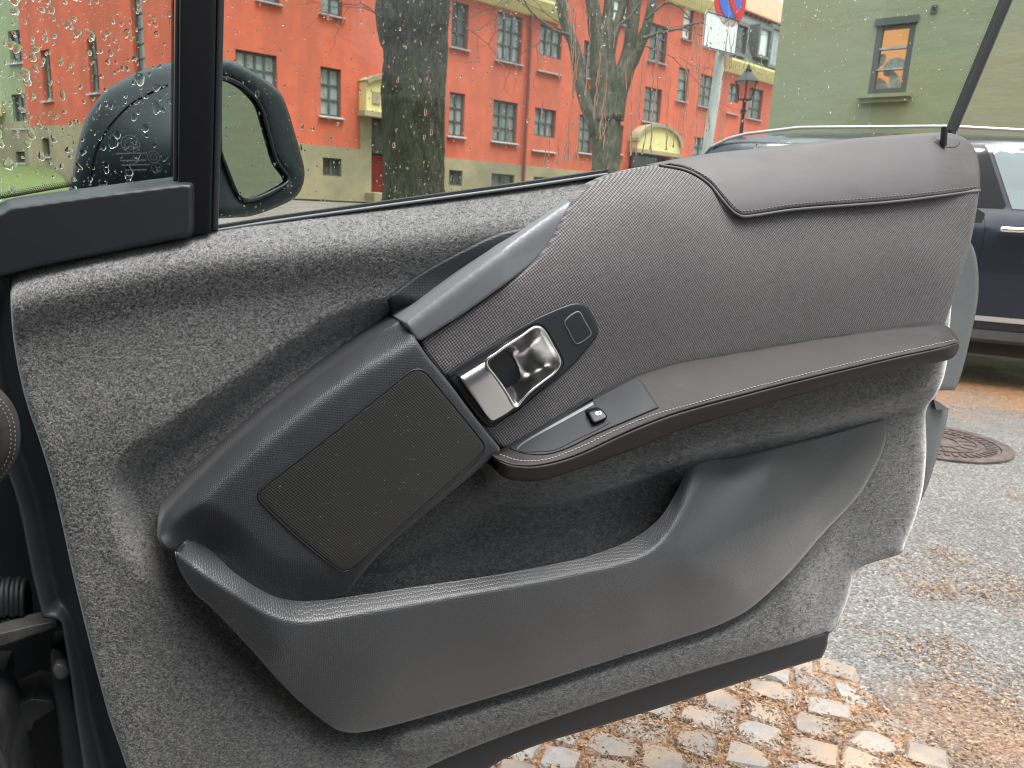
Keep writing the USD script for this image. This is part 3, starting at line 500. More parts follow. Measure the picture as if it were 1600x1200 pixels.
obj('round_sign', sgn(extrude(ring.buffer(.245), .004, 0.)), M_signr, pole)
obj('blue_disc', sgn(extrude(ring.buffer(.165), .002, .006)), M_signb, pole); 
obj('red_bar', sgn(extrude(LineString([(sc_[0] + .03 - .12, sc_[1] + .1 + .12), (sc_[0] + .03 + .12, sc_[1] + .1 - .12)]).buffer(.035, cap_style=2), .002, .010)), M_signr, pole)
for y in (.06, -.1): obj('bracket', sgn(bx(cc[0] - .1, cc[0] + .1, cc[1] + y, cc[1] + y + .03, -.03, -.004)), M_galv, pole)
LD = 21.0
lamp = thing('street_lamp', 'black iron street lamp with a glazed lantern by the red wall', 'street lamp')
M_iron = plain('black_iron', (0.02, 0.021, 0.022), 0.45); M_lglass = pane_mat('lantern_glass', (0.8, 0.72, 0.72))
lb_ = at_range(1157, 215, LD); lz = ground_z(lb_[0], lb_[1]); lx, ly = lb_[0], lb_[1]; lt = at_range(1164, 157, LD)[2]
s1 = LD/F
obj('post', cat([tube(np.array([[lx, ly, lz - .1], [lx, ly, lz + .9], [lx, ly, lz + .95], [lx, ly, lt - .15], [lx, ly, lt]]), [.11, .10, .05, .045, .05], 12), tube(np.array([[lx, ly, lt - .3], [lx, ly, lt - .22]]), .075, 12)]), M_iron, lamp, smooth=30)
def frus(r0, r1, z0, z1, n=6): 
    an = np.arange(n)*2*math.pi/n + .3; return trimesh.convex.convex_hull(np.vstack([np.c_[lx + r*np.cos(an), ly + r*np.sin(an), np.full(n, z)] for r, z in ((r0, z0), (r1, z1))]))
obj('lantern_glass', frus(.15, .27, lt + .03, lt + .42), M_lglass, lamp)
an = np.arange(6)*2*math.pi/6 + .3
obj('lantern_frame', cat([tube(np.array([[lx + .155*math.cos(t), ly + .155*math.sin(t), lt], [lx + .275*math.cos(t), ly + .275*math.sin(t), lt + .43]]), .014, 5) for t in an] + [frus(.16, .16, lt, lt + .028)]), M_iron, lamp)
obj('lantern_roof', cat([frus(.34, .30, lt + .43, lt + .47), frus(.30, .10, lt + .472, lt + .66), frus(.10, .10, lt + .66, lt + .72), frus(.07, .005, lt + .72, lt + .86)]), M_iron, lamp)
# ------------------------------------------------------------------ parked car
CB = ground_at(1490, 600); CF = Frame([CB[0], CB[1], 0], 111)                 # origin: on the ground under the middle pillar, near side; U runs to the car's front
SUVM = CF.M
suv = thing('parked_suv', 'dark navy suv with chrome handle and trim parked behind the open door', 'car', SUVM)
M_navy = mat('navy_car_paint', {'p': ('principled_bsdf', {'base_color': (0.005, 0.008, 0.015), 'roughness': 0.32, 'coat_weight': 0.5, 'coat_roughness': 0.03})}, [])
M_carglass = mat('car_glass', {'p': ('principled_bsdf', {'base_color': (0.12, 0.15, 0.145), 'roughness': 0.03, 'specular_ior_level': 0.8, 'coat_weight': 1.0})}, [])
M_darkglass = mat('dark_car_glass', {'p': ('principled_bsdf', {'base_color': (0.045, 0.06, 0.06), 'roughness': 0.03, 'coat_weight': 1.0})}, [])
M_silver = plain('silver_roof_rail', (0.40, 0.40, 0.41), 0.4, 0.8)
XR, XFR = -2.28, 2.55
def top_z(x): return np.interp(x, [-2.3, -2.15, -1.9, -1.3, -.3, .4, .85, 1.5, 1.75, 2.3, 2.5, 2.55], [1.02, 1.42, 1.70, 1.78, 1.80, 1.77, 1.68, 1.25, 1.17, 1.08, .95, .75])
def bot_z(x): return np.interp(x, [-2.3, -2.1, -1.9, 2.0, 2.4, 2.55], [.55, .40, .32, .32, .38, .5])
def inset(x, z):      # how far the side stands in from the widest plane
    a = np.interp(z, [.30, .42, .75, 1.02, 1.14, 1.22, 1.25, 1.45, 1.66, 1.75, 1.80], [.05, .025, .0, .0, .022, .065, .085, .165, .26, .38, .62])
    return a + .35*np.clip((np.abs(x - .1) - 1.7)/.75, 0, 1)**2.2
xs = np.r_[np.linspace(XR, -1.7, 14), np.linspace(-1.6, 1.6, 33), np.linspace(1.65, XFR, 16)]; ts = np.r_[np.linspace(0, .6, 16), np.linspace(.63, 1, 18)]
V = []; Wd = 1.92
for x in xs:
    zb, zt = bot_z(x), top_z(x); z = zb + (zt - zb)*ts; k = np.clip((z - (zt - .10))/.10, 0, 1); i_ = np.minimum(inset(x, z) + .22*k**3*(zt < 1.6), Wd/2 - .02)
    side = np.stack([np.full(len(z), x), z, -i_], 1); far = np.stack([np.full(len(z), x), z, -Wd + i_], 1)[::-1]; V.append(np.vstack([side, far]))
n_ = len(V[0]); V = np.vstack(V); Fc = []
for i in range(len(xs) - 1):
    for k in range(n_):
        l = (k + 1) % n_; Fc += [[i*n_ + k, i*n_ + l, (i + 1)*n_ + l], [i*n_ + k, (i + 1)*n_ + l, (i + 1)*n_ + k]]
for e in (0, len(xs) - 1):
    c = len(V); V = np.vstack([V, V[e*n_:(e + 1)*n_].mean(0)]); Fc += [[c, e*n_ + k, e*n_ + (k + 1) % n_] for k in range(n_)]
body = trimesh.Trimesh(V, Fc, process=False); trimesh.repair.fix_normals(body)
obj('body', body, M_navy, suv, smooth=40)
def skin(P, off, s=.06, far=False):
    P = np.array(P, float); poly = Polygon(P); x0, y0, x1, y1 = poly.bounds; g = np.stack([a.ravel() for a in np.meshgrid(np.arange(x0, x1, s), np.arange(y0, y1, s))], 1)
    g = np.vstack([resample(P, s*.7), g[shapely.contains_xy(poly.buffer(-s*.3), g[:, 0], g[:, 1])]]); nb = len(resample(P, s*.7))
    T = Delaunay(g).simplices; c = g[T].mean(1); T = T[shapely.contains_xy(poly, c[:, 0], c[:, 1])]; a = np.cross(g[T[:, 1]] - g[T[:, 0]], g[T[:, 2]] - g[T[:, 0]]); T = np.where((a < 0)[:, None], T[:, ::-1], T)
    z = off - inset(g[:, 0], g[:, 1]); V = np.c_[g, z]; W = V[:nb].copy(); W[:, 2] -= off + .01; i = np.arange(nb); j = (i + 1) % nb; b = len(V)
    T = np.vstack([T, np.stack([i, b + j, j], 1), np.stack([i, b + i, b + j], 1)]); V = np.vstack([V, W])
    if far: V[:, 2] = -Wd - V[:, 2]; T = T[:, ::-1]
    return trimesh.Trimesh(V, T, process=False)
for far in (False, True):
    obj('side_window', skin([(.17, 1.255), (1.30, 1.235), (.74, 1.62), (.0, 1.69)], .006, far=far), M_carglass, suv, smooth=30)
    obj('side_window', skin([(-.16, 1.255), (-.16, 1.70), (-.98, 1.68), (-.98, 1.26)], .006, far=far), M_darkglass, suv, smooth=30)
    obj('side_window', skin([(-1.06, 1.265), (-1.06, 1.675), (-1.75, 1.61), (-1.95, 1.36), (-1.9, 1.28)], .006, far=far), M_darkglass, suv, smooth=30)
    dr = obj('front_door', skin([(.02, .52), (.02, 1.12), (.0, 1.22), (1.28, 1.20), (1.32, .9), (1.2, .52)], .005, far=far), M_navy, suv, smooth=30)
    obj('handle', cbx(.10, .34, 1.10, 1.13, *( (.012, .055) if not far else (-Wd - .055, -Wd - .012)), c=.008), M_chrome_b, dr)
    dr = obj('rear_door', skin([(-.03, .52), (-.05, 1.22), (-1.0, 1.23), (-1.05, 1.0), (-.8, .75), (-.72, .52)], .005, far=far), M_navy, suv, smooth=30)
    obj('handle', cbx(-.96, -.72, 1.11, 1.14, *((.012, .055) if not far else (-Wd - .055, -Wd - .012)), c=.008), M_chrome_b, dr)
    obj('pillar_trim', skin([(-.13, 1.255), (.14, 1.255), (-.03, 1.70), (-.13, 1.70)], .004, far=far), M_gloss, suv, smooth=30)
    obj('side_moulding', skin([(-1.0, .475), (1.25, .475), (1.25, .51), (-1.0, .51)], .018, far=far), M_chrome_b, suv, smooth=30)
    obj('sill_trim', skin([(-1.15, .345), (1.25, .345), (1.25, .41), (-1.15, .41)], .016, far=far), M_shell, suv, smooth=30)
    zz = -.30 if not far else -Wd + .30
    P = np.array([[x, top_z(x) + .018 - .02*(abs(x + .6) > 1.2), zz] for x in np.linspace(-1.95, .75, 22)]); obj('roof_rail', tube(P, .012, 8), M_silver, suv, smooth=True)
obj('windscreen', trimesh.Trimesh(*(lambda P: (P, [[0, 1, 2], [0, 2, 3]]))(np.array([[.93, 1.66, -.42], [1.50, 1.27, -.28], [1.50, 1.27, -Wd + .28], [.93, 1.66, -Wd + .42]]))), M_darkglass, suv)
obj('rear_window', trimesh.Trimesh(*(lambda P: (P, [[0, 2, 1], [0, 3, 2]]))(np.array([[-1.96, 1.67, -.42], [-2.19, 1.34, -.36], [-2.19, 1.34, -Wd + .36], [-1.96, 1.67, -Wd + .42]]))), M_darkglass, suv)
M_tyre = plain('tyre_rubber', (0.012, 0.012, 0.012), 0.8)
for x in (-1.42, 1.48):
    for z in (-.13, -Wd + .13):
        t = trimesh.creation.torus(.29, .10, 40, 16); t.apply_scale([1, 1, 1.2]); t.apply_translation([x, .39, z]); w = obj('wheel', t, M_tyre, suv, smooth=True)
        r = [trimesh.creation.annulus(.215, .25, .2)]
        for k in range(10): b_ = bx(.03, .24, -.018, .018, .05, .09); b_.apply_transform(trimesh.transformations.rotation_matrix(k*math.pi/5, [0, 0, 1])); r.append(b_)
        r = cat(r); r.apply_scale([1, 1, 1 if z > -1 else -1]); r.apply_translation([x, .39, z]); obj('rim', r, M_silver, w)
obj('underbody', bx(-1.9, 2.1, .22, .47, -Wd + .12, -.12), M_rubber, suv)
# ------------------------------------------------------------------ manhole cover
mc = ground_at(1490, 692); mc_r = .33
mh = thing('manhole_cover', 'round rusty iron manhole cover set in the asphalt', 'manhole cover', Gf.Matrix4d(1).SetTranslate(Gf.Vec3d(mc[0] - .10, mc[1], 0)))
M_rust = noisy('rusty_iron', (0.045, 0.034, 0.030), (0.115, 0.090, 0.080), 22, 0.4, 0.4, 0.004, 5.0)
Pt = shapely.geometry.Point(0, 0)
lid = obj('lid', extrude(Pt.buffer(.30, 48), .008, .0), M_rust, mh)
obj('frame', extrude(Pt.buffer(.36, 48).difference(Pt.buffer(.305, 48)), .012, .0), M_rust, mh)
rr = []
for k in range(44): b_ = bx(.235, .285, -.009, .009, .0085, .014); b_.apply_transform(trimesh.transformations.rotation_matrix(k*2*math.pi/44, [0, 0, 1])); rr.append(b_)
for r in (.21, .12): rr.append(extrude(Pt.buffer(r, 40).difference(Pt.buffer(r - .015, 40)), .005, .0085))
for k in range(14): b_ = bx(.13, .19, -.008, .008, .0085, .013); b_.apply_transform(trimesh.transformations.rotation_matrix(k*2*math.pi/14, [0, 0, 1])); rr.append(b_)
obj('raised_ribs', cat(rr), M_rust, lid)
# ------------------------------------------------------------------ cobbles and litter
M_stone = [noisy('pale_granite_%s' % n, tuple(.72*np.array(c)), c, 60, 0.55, 0.5, 0.006, 6.0, c2=(0.25, 0.185, 0.13), scale2=9.0) for n, c in (('warm', (0.20, 0.18, 0.158)), ('grey', (0.165, 0.157, 0.148)), ('light', (0.24, 0.227, 0.207)))]
cob = thing('cobbled_strip', None, None, kind='structure')
M_soil = noisy('brown_joint_soil', (0.09, 0.045, 0.02), (0.36, 0.20, 0.10), 60, 0.9, 0.8, 0.01, 5.0)
ca = math.radians(112); cu, cv = np.array([math.sin(ca), math.cos(ca)]), np.array([-math.cos(ca), math.sin(ca)]); co = np.array([.30, 1.45])
edge0 = np.array([1.02, 1.86])
rows = range(-13, 12)
sheet = Polygon([tuple(ground_at(x, y)[:2]) for x, y in ((300, 1030), (900, 1020), (1220, 1022), (1312, 1050), (1360, 1095), (1430, 1165), (1500, 1260), (1500, 1500), (300, 1500))])
obj('joint_soil', extrude(sheet, .01, -.004), M_soil, cob)
for j in rows:
    b0 = j*.088; off = rng.uniform(0, .1)
    a_ = -1.55 + off
    while a_ < 1.5:
        w = rng.uniform(.070, .118); w0 = a_ + w/2; p = co + cu*(a_ + w/2) + cv*(b0 + .04)
        a_ += w + rng.uniform(.007, .016)
        if not sheet.contains(shapely.geometry.Point(p)): continue
        hw2, hh3 = w/2, rng.uniform(.034, .040)
        an = np.array([[-1, -1], [-.3, -1.03], [.4, -.98], [1, -1], [1.03, .1], [1, 1], [.2, 1.03], [-.5, .98], [-1, 1], [-1.02, 0]])*[hw2, hh3] + rng.normal(0, .0052, (10, 2))
        zt = .009 + rng.uniform(0, .008); tilt = rng.normal(0, .06, 2)
        q1 = np.c_[an, np.full(10, -.01)]; q2 = np.c_[an*1.0, np.full(10, zt - .010)]; q3 = np.c_[an*.86 + rng.normal(0, .003, (10, 2)), zt + rng.normal(0, .0022, 10)]; q4 = np.c_[an[::2]*.45, zt + .002 + rng.normal(0, .0025, 5)]
        m = trimesh.convex.convex_hull(np.vstack([q1, q2, q3, q4])); v = np.array(m.vertices); v[:, 2] += (v[:, :2]@tilt)*(v[:, 2] > 0)
        r_ = rng.normal(0, .05); c_, s_2 = math.cos(r_), math.sin(r_); lx_, ly_ = v[:, 0]*c_ - v[:, 1]*s_2, v[:, 0]*s_2 + v[:, 1]*c_
        m.vertices = np.c_[p[0] + cu[0]*lx_ + cv[0]*ly_, p[1] + cu[1]*lx_ + cv[1]*ly_, v[:, 2]]
        obj('cobblestone', m, M_stone[rng.integers(3)], cob, smooth=25)
M_leaf = [noisy('brown_debris_%s' % n, tuple(.6*np.array(c)), c, 30, 0.75) for n, c in (('tan', (0.27, 0.168, 0.10)), ('rust', (0.17, 0.083, 0.042)), ('straw', (0.34, 0.255, 0.17)), ('dark', (0.09, 0.045, 0.025)))]
N = 420000
c = np.vstack([np.c_[rng.uniform(-.6, 2.6, N), rng.uniform(1.0, 3.4, N)], np.c_[rng.uniform(1.5, 7, N//3), rng.uniform(3.0, 7.5, N//3)]])
dens = litter(c[:, 0], c[:, 1]) + .9*(meshkit.fbm(np.c_[c*2.2, np.zeros(len(c))], 4, 3) - .5) + .5*(meshkit.fbm(np.c_[c*9, np.zeros(len(c))], 2, 9) - .5)
on_cob = shapely.contains_xy(sheet, c[:, 0], c[:, 1])
c = c[(rng.random(len(c)) < np.clip((dens - .27 + 0.23*on_cob)*1.5, 0, .97))]
k = len(c); L_ = .0018*(4.2**rng.random(k)); W_ = L_*rng.uniform(.16, .5, k); th_ = rng.uniform(0, 2*math.pi, k); dz = rng.uniform(.001, .007, k) + np.where(shapely.contains_xy(sheet, c[:, 0], c[:, 1]), .011, .002)
e1 = np.c_[np.cos(th_), np.sin(th_), rng.normal(0, .25, k)]*L_[:, None]; e2 = np.c_[-np.sin(th_), np.cos(th_), rng.normal(0, .3, k)]*W_[:, None]; o_ = np.c_[c, dz]
for g_ in range(4):
    s_ = np.arange(k) % 9; sel = (s_ < 4) if g_ == 0 else ((s_ >= 4) & (s_ < 6) if g_ == 1 else ((s_ == 6) | (s_ == 7) if g_ == 2 else s_ == 8)); o2, a2, b2 = o_[sel], e1[sel], e2[sel]; n3 = len(o2)
    Vq = np.stack([o2 - a2, o2 - b2 + a2*.1, o2 + a2, o2 + b2 - a2*.1], 1).reshape(-1, 3); f = np.arange(n3)[:, None]*4
    obj('leaf_litter', (Vq, np.vstack([f + [0, 1, 2], f + [0, 2, 3]])), M_leaf[g_], label=['tan shreds of debris strewn over cobbles and asphalt', 'rust brown bits of debris strewn over cobbles and asphalt', 'pale straw bits strewn over cobbles and asphalt', 'dark brown crumbs strewn over cobbles and asphalt'][g_], cat='debris', kind='stuff')
# ------------------------------------------------------------------ the open car door
DF = Frame(at_range(800, 650, 0.92), 66)
car = thing('car', 'car whose front door with grey felt and woven trim stands open', 'car', DF.M)
SHELL = curve([(1500, 360), (1513, 374), (1522, 389), (1528, 418), (1529, 456), (1525, 487), (1515, 533), (1505, 575), (1493, 610), (1463, 610), (1461, 627), (1482, 640), (1480, 656), (1462, 721), (1445, 770), (1431, 795), (1410, 818), (1380, 835), (1370, 870), (1330, 880), (1300, 960), (1285, 985), (700, 1185), (300, 1290), (150, 1290), (90, 800), (40, 500), (60, 440), (345, 372), (940, 288), (1300, 262), (1490, 250)], 3, True, (8, 9, 10, 11, 12, 18))
def h_shell(x, y, d=None): return -.075 - .02*sstep(1440, 1530, x) + (rnd(d, 8, .006) if d is not None else 0)
door = obj('door', panel(DF, SHELL, lambda x, y, d: h_shell(x, y, d), 14, -.17, edge=4), M_shell, car, smooth=True)
P = lambda name, m, mt, parent=door, smooth=50, **k: obj(name, m, mt, parent, smooth=smooth, **k)
# -- outlines, in picture pixels
POCKET_IN = curve([(292, 843), (312, 850), (332, 862), (367, 895), (420, 928), (455, 938), (500, 938), (560, 930), (660, 915), (780, 897), (900, 874), (940, 862), (992, 840), (1032, 808), (1060, 762), (1076, 731), (1111, 720)], 5, corners=(0,))
POCKET_OUT = curve([(1111, 720), (1130, 716), (1270, 684), (1378, 655), (1386, 661), (1384, 690), (1372, 722), (1340, 777), (1288, 832), (1240, 888), (1208, 920), (1168, 954), (1120, 978), (1048, 1002), (960, 1030), (820, 1074), (708, 1107), (620, 1132), (560, 1145), (535, 1143), (518, 1136), (455, 1084), (385, 1007), (330, 950), (305, 928), (285, 898), (274, 872), (276, 860), (292, 843)], 5, corners=(0, 3, 28))
POCKET = np.vstack([POCKET_IN[:-1], POCKET_OUT[:-1]])
RIM = [(275, 864), (315, 896), (367, 930), (413, 958), (455, 971), (490, 972), (560, 960), (700, 936), (820, 915), (900, 899), (960, 886), (1012, 866), (1042, 838), (1062, 806), (1085, 768), (1108, 742), (1140, 724)]
PLATE = curve([(632, 503), (650, 530), (665, 553), (700, 596), (739, 648), (772, 689), (781, 702), (770, 714), (740, 740), (692, 780), (622, 839), (575, 885), (541, 931), (500, 940), (455, 940), (420, 930), (367, 897), (332, 864), (310, 851), (292, 845), (275, 864), (258, 858), (248, 845), (246, 827), (252, 808), (265, 789), (308, 745), (387, 671), (465, 608), (555, 543), (606, 511), (622, 502)], 4, True, (0, 5, 12, 19, 20))
GRILLE = curve([(640, 581), (651, 577), (664, 580), (675, 592), (755, 690), (758, 701), (751, 712), (684, 772), (618, 831), (556, 885), (540, 893), (524, 887), (465, 840), (410, 787), (403, 775), (409, 763), (481, 707), (563, 642)], 5, True)
FABRIC = curve([(655, 531), (727, 486), (793, 440), (837, 405), (862, 374), (876, 345), (892, 318), (915, 294), (945, 276), (985, 264), (1028, 257), (1072, 266), (1106, 286), (1130, 314), (1145, 329), (1160, 332), (1340, 315), (1531, 292), (1524, 340), (1515, 385), (1494, 455), (1473, 514), (1430, 518), (1270, 540), (1060, 575), (996, 596), (947, 618), (872, 660), (792, 703), (778, 697), (739, 650), (700, 597), (665, 555)], 5, True, (0, 10, 17, 21, 28))
LTOP = curve([(1026, 257), (1120, 240), (1200, 231), (1280, 222), (1400, 211), (1470, 207), (1490, 209), (1512, 219), (1525, 238), (1531, 262), (1532, 297), (1400, 314), (1240, 326), (1172, 337), (1158, 337), (1144, 328), (1130, 311), (1108, 285), (1074, 265), (1050, 258)], 5, True, (0, 10))
ARM_BACK = [(776, 704), (792, 699), (872, 654), (947, 613), (992, 590), (1060, 569), (1130, 557), (1270, 532), (1410, 513), (1462, 508), (1478, 509), (1490, 518), (1498, 532)]
ARM_EDGE = [(774, 716), (790, 723), (807, 727), (835, 728), (872, 721), (910, 708), (966, 682), (1010, 663), (1060, 645), (1140, 623), (1235, 598), (1330, 575), (1410, 556), (1470, 543), (1499, 534)]
ARM_BOT = [(775, 727), (779, 737), (786, 745), (807, 751), (844, 751), (872, 744), (929, 725), (1004, 697), (1060, 673), (1140, 649), (1235, 621), (1340, 592), (1420, 575), (1480, 563), (1493, 555), (1499, 543)]
SW = curve([(992, 590), (1004, 598), (1013, 612), (1030, 637), (985, 656), (929, 680), (891, 699), (865, 708), (844, 711), (820, 709), (803, 704), (794, 699), (872, 654), (947, 613)], 4, True, (0, 3, 11))
BEZEL = curve([(697, 585), (704, 578), (768, 538), (827, 502), (863, 485), (889, 475), (904, 473), (917, 479), (928, 497), (935, 514), (933, 525), (921, 541), (891, 575), (845, 613), (808, 641), (771, 667), (762, 668), (752, 660), (730, 632)], 4, True, (0, 16))
STRIP = curve([(632, 503), (640, 494), (727, 430), (780, 391), (827, 356), (862, 331), (887, 313), (893, 318), (880, 343), (866, 371), (838, 406), (793, 441), (727, 488), (657, 532), (650, 530)], 4, True, (0, 6, 13))
RECESS = curve([(606, 468), (611, 460), (660, 425), (727, 389), (775, 366), (806, 358), (832, 355), (900, 330), (880, 380), (640, 530), (618, 503)], 4, True, (0, 6, 7, 8, 9, 10))
FELT = curve([(16, 440), (22, 428), (40, 420), (70, 409), (210, 387), (308, 366), (345, 358), (440, 343), (540, 329), (700, 307), (830, 289), (945, 271), (1040, 262), (1500, 300), (1480, 565), (1474, 592), (1464, 615), (1450, 634), (1446, 648), (1447, 680), (1447, 715), (1441, 770), (1425, 825), (1414, 850), (1410, 863), (1400, 868), (1360, 880), (1342, 888), (1333, 900), (1328, 925), (1318, 955), (1306, 980), (1296, 990), (1288, 992), (1100, 1046), (960, 1090), (760, 1160), (640, 1215), (600, 1260), (215, 1260), (196, 1193), (168, 1112), (119, 920), (88, 780), (66, 702), (38, 618), (21, 530)], 4, True, (12, 13, 14, 38, 39))
DISH = Polygon(curve([(645, 468), (600, 462), (555, 472), (480, 508), (330, 608), (215, 682), (172, 722), (158, 770), (180, 850), (240, 930), (320, 1020), (410, 1105), (480, 1160), (560, 1182), (640, 1230), (900, 1250), (1550, 1250), (1550, 582), (1450, 606), (1385, 623), (1270, 650), (1111, 686), (1040, 712), (960, 738), (870, 762), (790, 756), (750, 700), (735, 600), (700, 500)], 5, True, (15, 16, 17)))
TX, TY = np.array([(-50, 478), (20, 470), (60, 458), (150, 436), (300, 410), (400, 397), (500, 387), (600, 377), (700, 366), (800, 352), (900, 338), (1100, 320)]).T
POCKET_POLY = Polygon(POCKET).buffer(-1)
BOTL = LineString([(520, 1140), (560, 1145), (620, 1132), (708, 1107), (820, 1074), (960, 1030), (1048, 1002), (1120, 978), (1168, 954), (1208, 920), (1240, 888), (1288, 832)])
def h_felt(x, y, d=None):
    s = np.interp(x, TX, TY) - y
    led = -0.00105*8*np.logaddexp(0, s/8 - 0.6) 
    below = -0.011*sstep(0, 75, -s)*(1 - sstep(75, 260, -s))*(1 - sstep(700, 900, x))
    pts = shapely.points(x, y); din = np.where(shapely.contains(DISH, pts), shapely.distance(pts, DISH.exterior), 0)
    w = np.interp(x, [150, 500, 620, 800, 1000], [66, 46, 40, 34, 26])
    dish = -np.interp(x, [600, 1000], [.030, .026])*sstep(0, 1, din/w)
    db = shapely.distance(pts, BOTL); low = sstep(520, 640, x)*(y > np.interp(x, [500, 780, 992, 1060, 1111, 1240, 1400], [960, 925, 870, 800, 770, 800, 780]))*(1 - sstep(1230, 1330, x)); dish = dish*(1 - low) + low*(.018*sstep(0, 22, db)*(1 - .8*sstep(26, 80, db)) - .008)
    pin = -0.03*sstep(0, 60, shapely.distance(pts, POCK_IN_POLY.boundary))*shapely.contains(POCK_IN_POLY, pts)
    wav = 0.004*(meshkit.fbm(np.stack([x/160, y/160, 0*x], -1), 3, 4) - .5)
    o = led + below + dish + pin + wav
    inp = shapely.contains(POCKET_POLY, pts)
    if inp.any(): o[inp] = np.minimum(o[inp], f_pock(x[inp], y[inp]) - .006)
    return o + (rnd(d, 16, .012) if d is not None else 0)
POCK_IN_POLY = Polygon(np.vstack([POCKET_IN, [(1000, 700), (780, 730), (600, 860)]])).buffer(0)
# -- pocket
RC = curve(RIM, 5); IN_L, RIM_L = LineString(POCKET_IN), LineString(RC); BAND = Polygon(np.vstack([POCKET_IN, RC[::-1]])).buffer(0.5)
hp = [(x, y, h) for (x, y), h in zip(RIM, [.052, .056, .060, .062, .063, .063, .063, .063, .062, .061, .060, .056, .049, .040, .026, .009, -.008])]
hp += [(x, y, h) for x, y, h in ((292, 843, .052), (332, 862, .058), (455, 938, .064), (660, 915, .064), (900, 874, .062), (1032, 808, .046), (1076, 731, .014), (1111, 720, -.010))]
hp += [(430, 1010, .058), (620, 1020, .058), (900, 960, .056), (1080, 870, .060), (1200, 790, .036), (1130, 815, .046), (1150, 752, .016), (1250, 745, .013), (1200, 735, .013), (1330, 712, -.005), (1200, 850, .042), (1160, 880, .048), (600, 1090, .044), (820, 1030, .042), (1000, 970, .042), (1150, 920, .042)]
hp += [(1270, 686, -.019), (1385, 656, -.024), (1372, 722, -.016), (1340, 777, -.008), (1288, 832, .004), (1240, 888, .013), (1168, 954, .016), (1048, 1002, .013), (960, 1030, .015), (820, 1074, .018), (708, 1107, .020), (620, 1132, .022), (535, 1143, .024), (455, 1084, .030), (385, 1007, .042), (330, 950, .046), (285, 895, .046), (1300, 755, .007), (1255, 815, .026)]
f_front = rbf(hp, 6e-4)
def f_pock(x, y):
    p_ = shapely.points(x, y); a = shapely.distance(p_, IN_L); c = shapely.distance(p_, RIM_L); t = a/(a + c + 1e-6); inb = shapely.contains(BAND, p_) | (a < .3)
    return f_front(x, y) - np.where(inb, .00082*(a + c)*(1 - t)*(1 - sstep(1050, 1108, x)), 0)
pm = panel(DF, POCKET, lambda x, y, d: f_pock(x, y) + rnd(np.where(shapely.distance(shapely.points(x, y), IN_L) < 12, 99, d), 5, .003), 6, None, edge=3)
pw = DF.px(POCKET_IN[:, 0], POCKET_IN[:, 1], f_pock(POCKET_IN[:, 0], POCKET_IN[:, 1]) - .0005); pw2 = pw - [0, .05, .002]; nw = len(pw)
po = resample(POCKET_OUT[10:-9], 4, False); po1 = DF.px(po[:, 0], po[:, 1], f_pock(po[:, 0], po[:, 1]) - .0025); po2 = po1.copy(); po2[:, 2] = -.05; no_ = len(po1)
ow = trimesh.Trimesh(np.vstack([po1, po2]), np.vstack([[[k, k + 1, no_ + k + 1], [k, no_ + k + 1, no_ + k]] for k in range(no_ - 1)]), process=False)
iw = trimesh.Trimesh(np.vstack([pw, pw2]), np.vstack([[[k, k + 1, nw + k + 1], [k, nw + k + 1, nw + k]] for k in range(nw - 1)]), process=False)
P('storage_pocket', cat([pm, iw, ow]), M_plastic, smooth=True)
felt = panel(DF, FELT, h_felt, 9, -0.07, edge=5)
fp = P('felt_panel', felt, M_felt, smooth=True)
# -- speaker plate and grille
UPL = LineString([(240, 822), (252, 800), (308, 745), (387, 671), (465, 608), (555, 543), (632, 500)])
PIN = LineString(POCKET_IN[:40]); HIN = f_pock(POCKET_IN[:40, 0], POCKET_IN[:40, 1])
from scipy.spatial import cKDTree
KIN = cKDTree(POCKET_IN[:40])
def h_plate(x, y, d=None):
    du = shapely.distance(shapely.points(x, y), UPL)
    pl = .050 + .004*(x - 500)/300; bv = .010 + du*.00118; k_ = .004
    h = pl - k_*np.logaddexp(0, (pl - bv)/k_)
    di = shapely.distance(shapely.points(x, y), PIN); w = sstep(62, 0, di)**.8
    h = h*(1 - w) + w*(HIN[KIN.query(np.stack([x, y], -1))[1]] - .001)
    return h + (rnd(np.where(di < 14, 99, d), 7, .006) if d is not None else 0)
P('speaker_surround', panel(DF, PLATE, h_plate, 8, -0.04, edge=3), M_black, smooth=True)
gr = P('speaker_grille', panel(DF, GRILLE, lambda x, y, d: h_plate(x, y) + .0003 + .0012*sstep(0, 5, d), 9, 0.03, edge=3), M_grille, smooth=True)
gl_ = resample(GRILLE, 8); P('grille_trim', tube(DF.px(gl_[:, 0], gl_[:, 1], h_plate(gl_[:, 0], gl_[:, 1]) + .0006), .0011, 6, True), M_trim, gr, True)
# -- fabric
LOOP = curve([(760, 563), (775, 552), (790, 541), (815, 525), (834, 512), (844, 512), (852, 520), (864, 541), (873, 558), (875, 567), (868, 580), (848, 596), (828, 612), (815, 626), (808, 635), (803, 634), (795, 620), (785, 604), (772, 586), (762, 573)], 5, True)
LPB = Polygon(LOOP).buffer(3); HOLEF = np.array(LPB.exterior.coords)[:-1]
f_fab = rbf([(655, 531, .030), (793, 440, .034), (862, 374, .022), (892, 318, .000), (945, 276, -.022), (985, 264, -.026), (1028, 257, -.028), (940, 320, .008), (1000, 300, .004), (1060, 300, .004), (1000, 350, .022), (1100, 350, .022), (950, 420, .034), (1100, 430, .032), (1150, 345, .016), (1250, 335, .016), (1350, 325, .014), (1531, 300, .004), (1300, 420, .030), (1450, 400, .022), (1515, 385, .008), (1473, 510, .010), (1440, 470, .018), (1300, 500, .029), (1100, 530, .030), (900, 560, .031), (800, 640, .031), (720, 570, .033), (778, 695, .030), (1000, 585, .028), (1200, 545, .028), (830, 480, .036)], 1e-5)
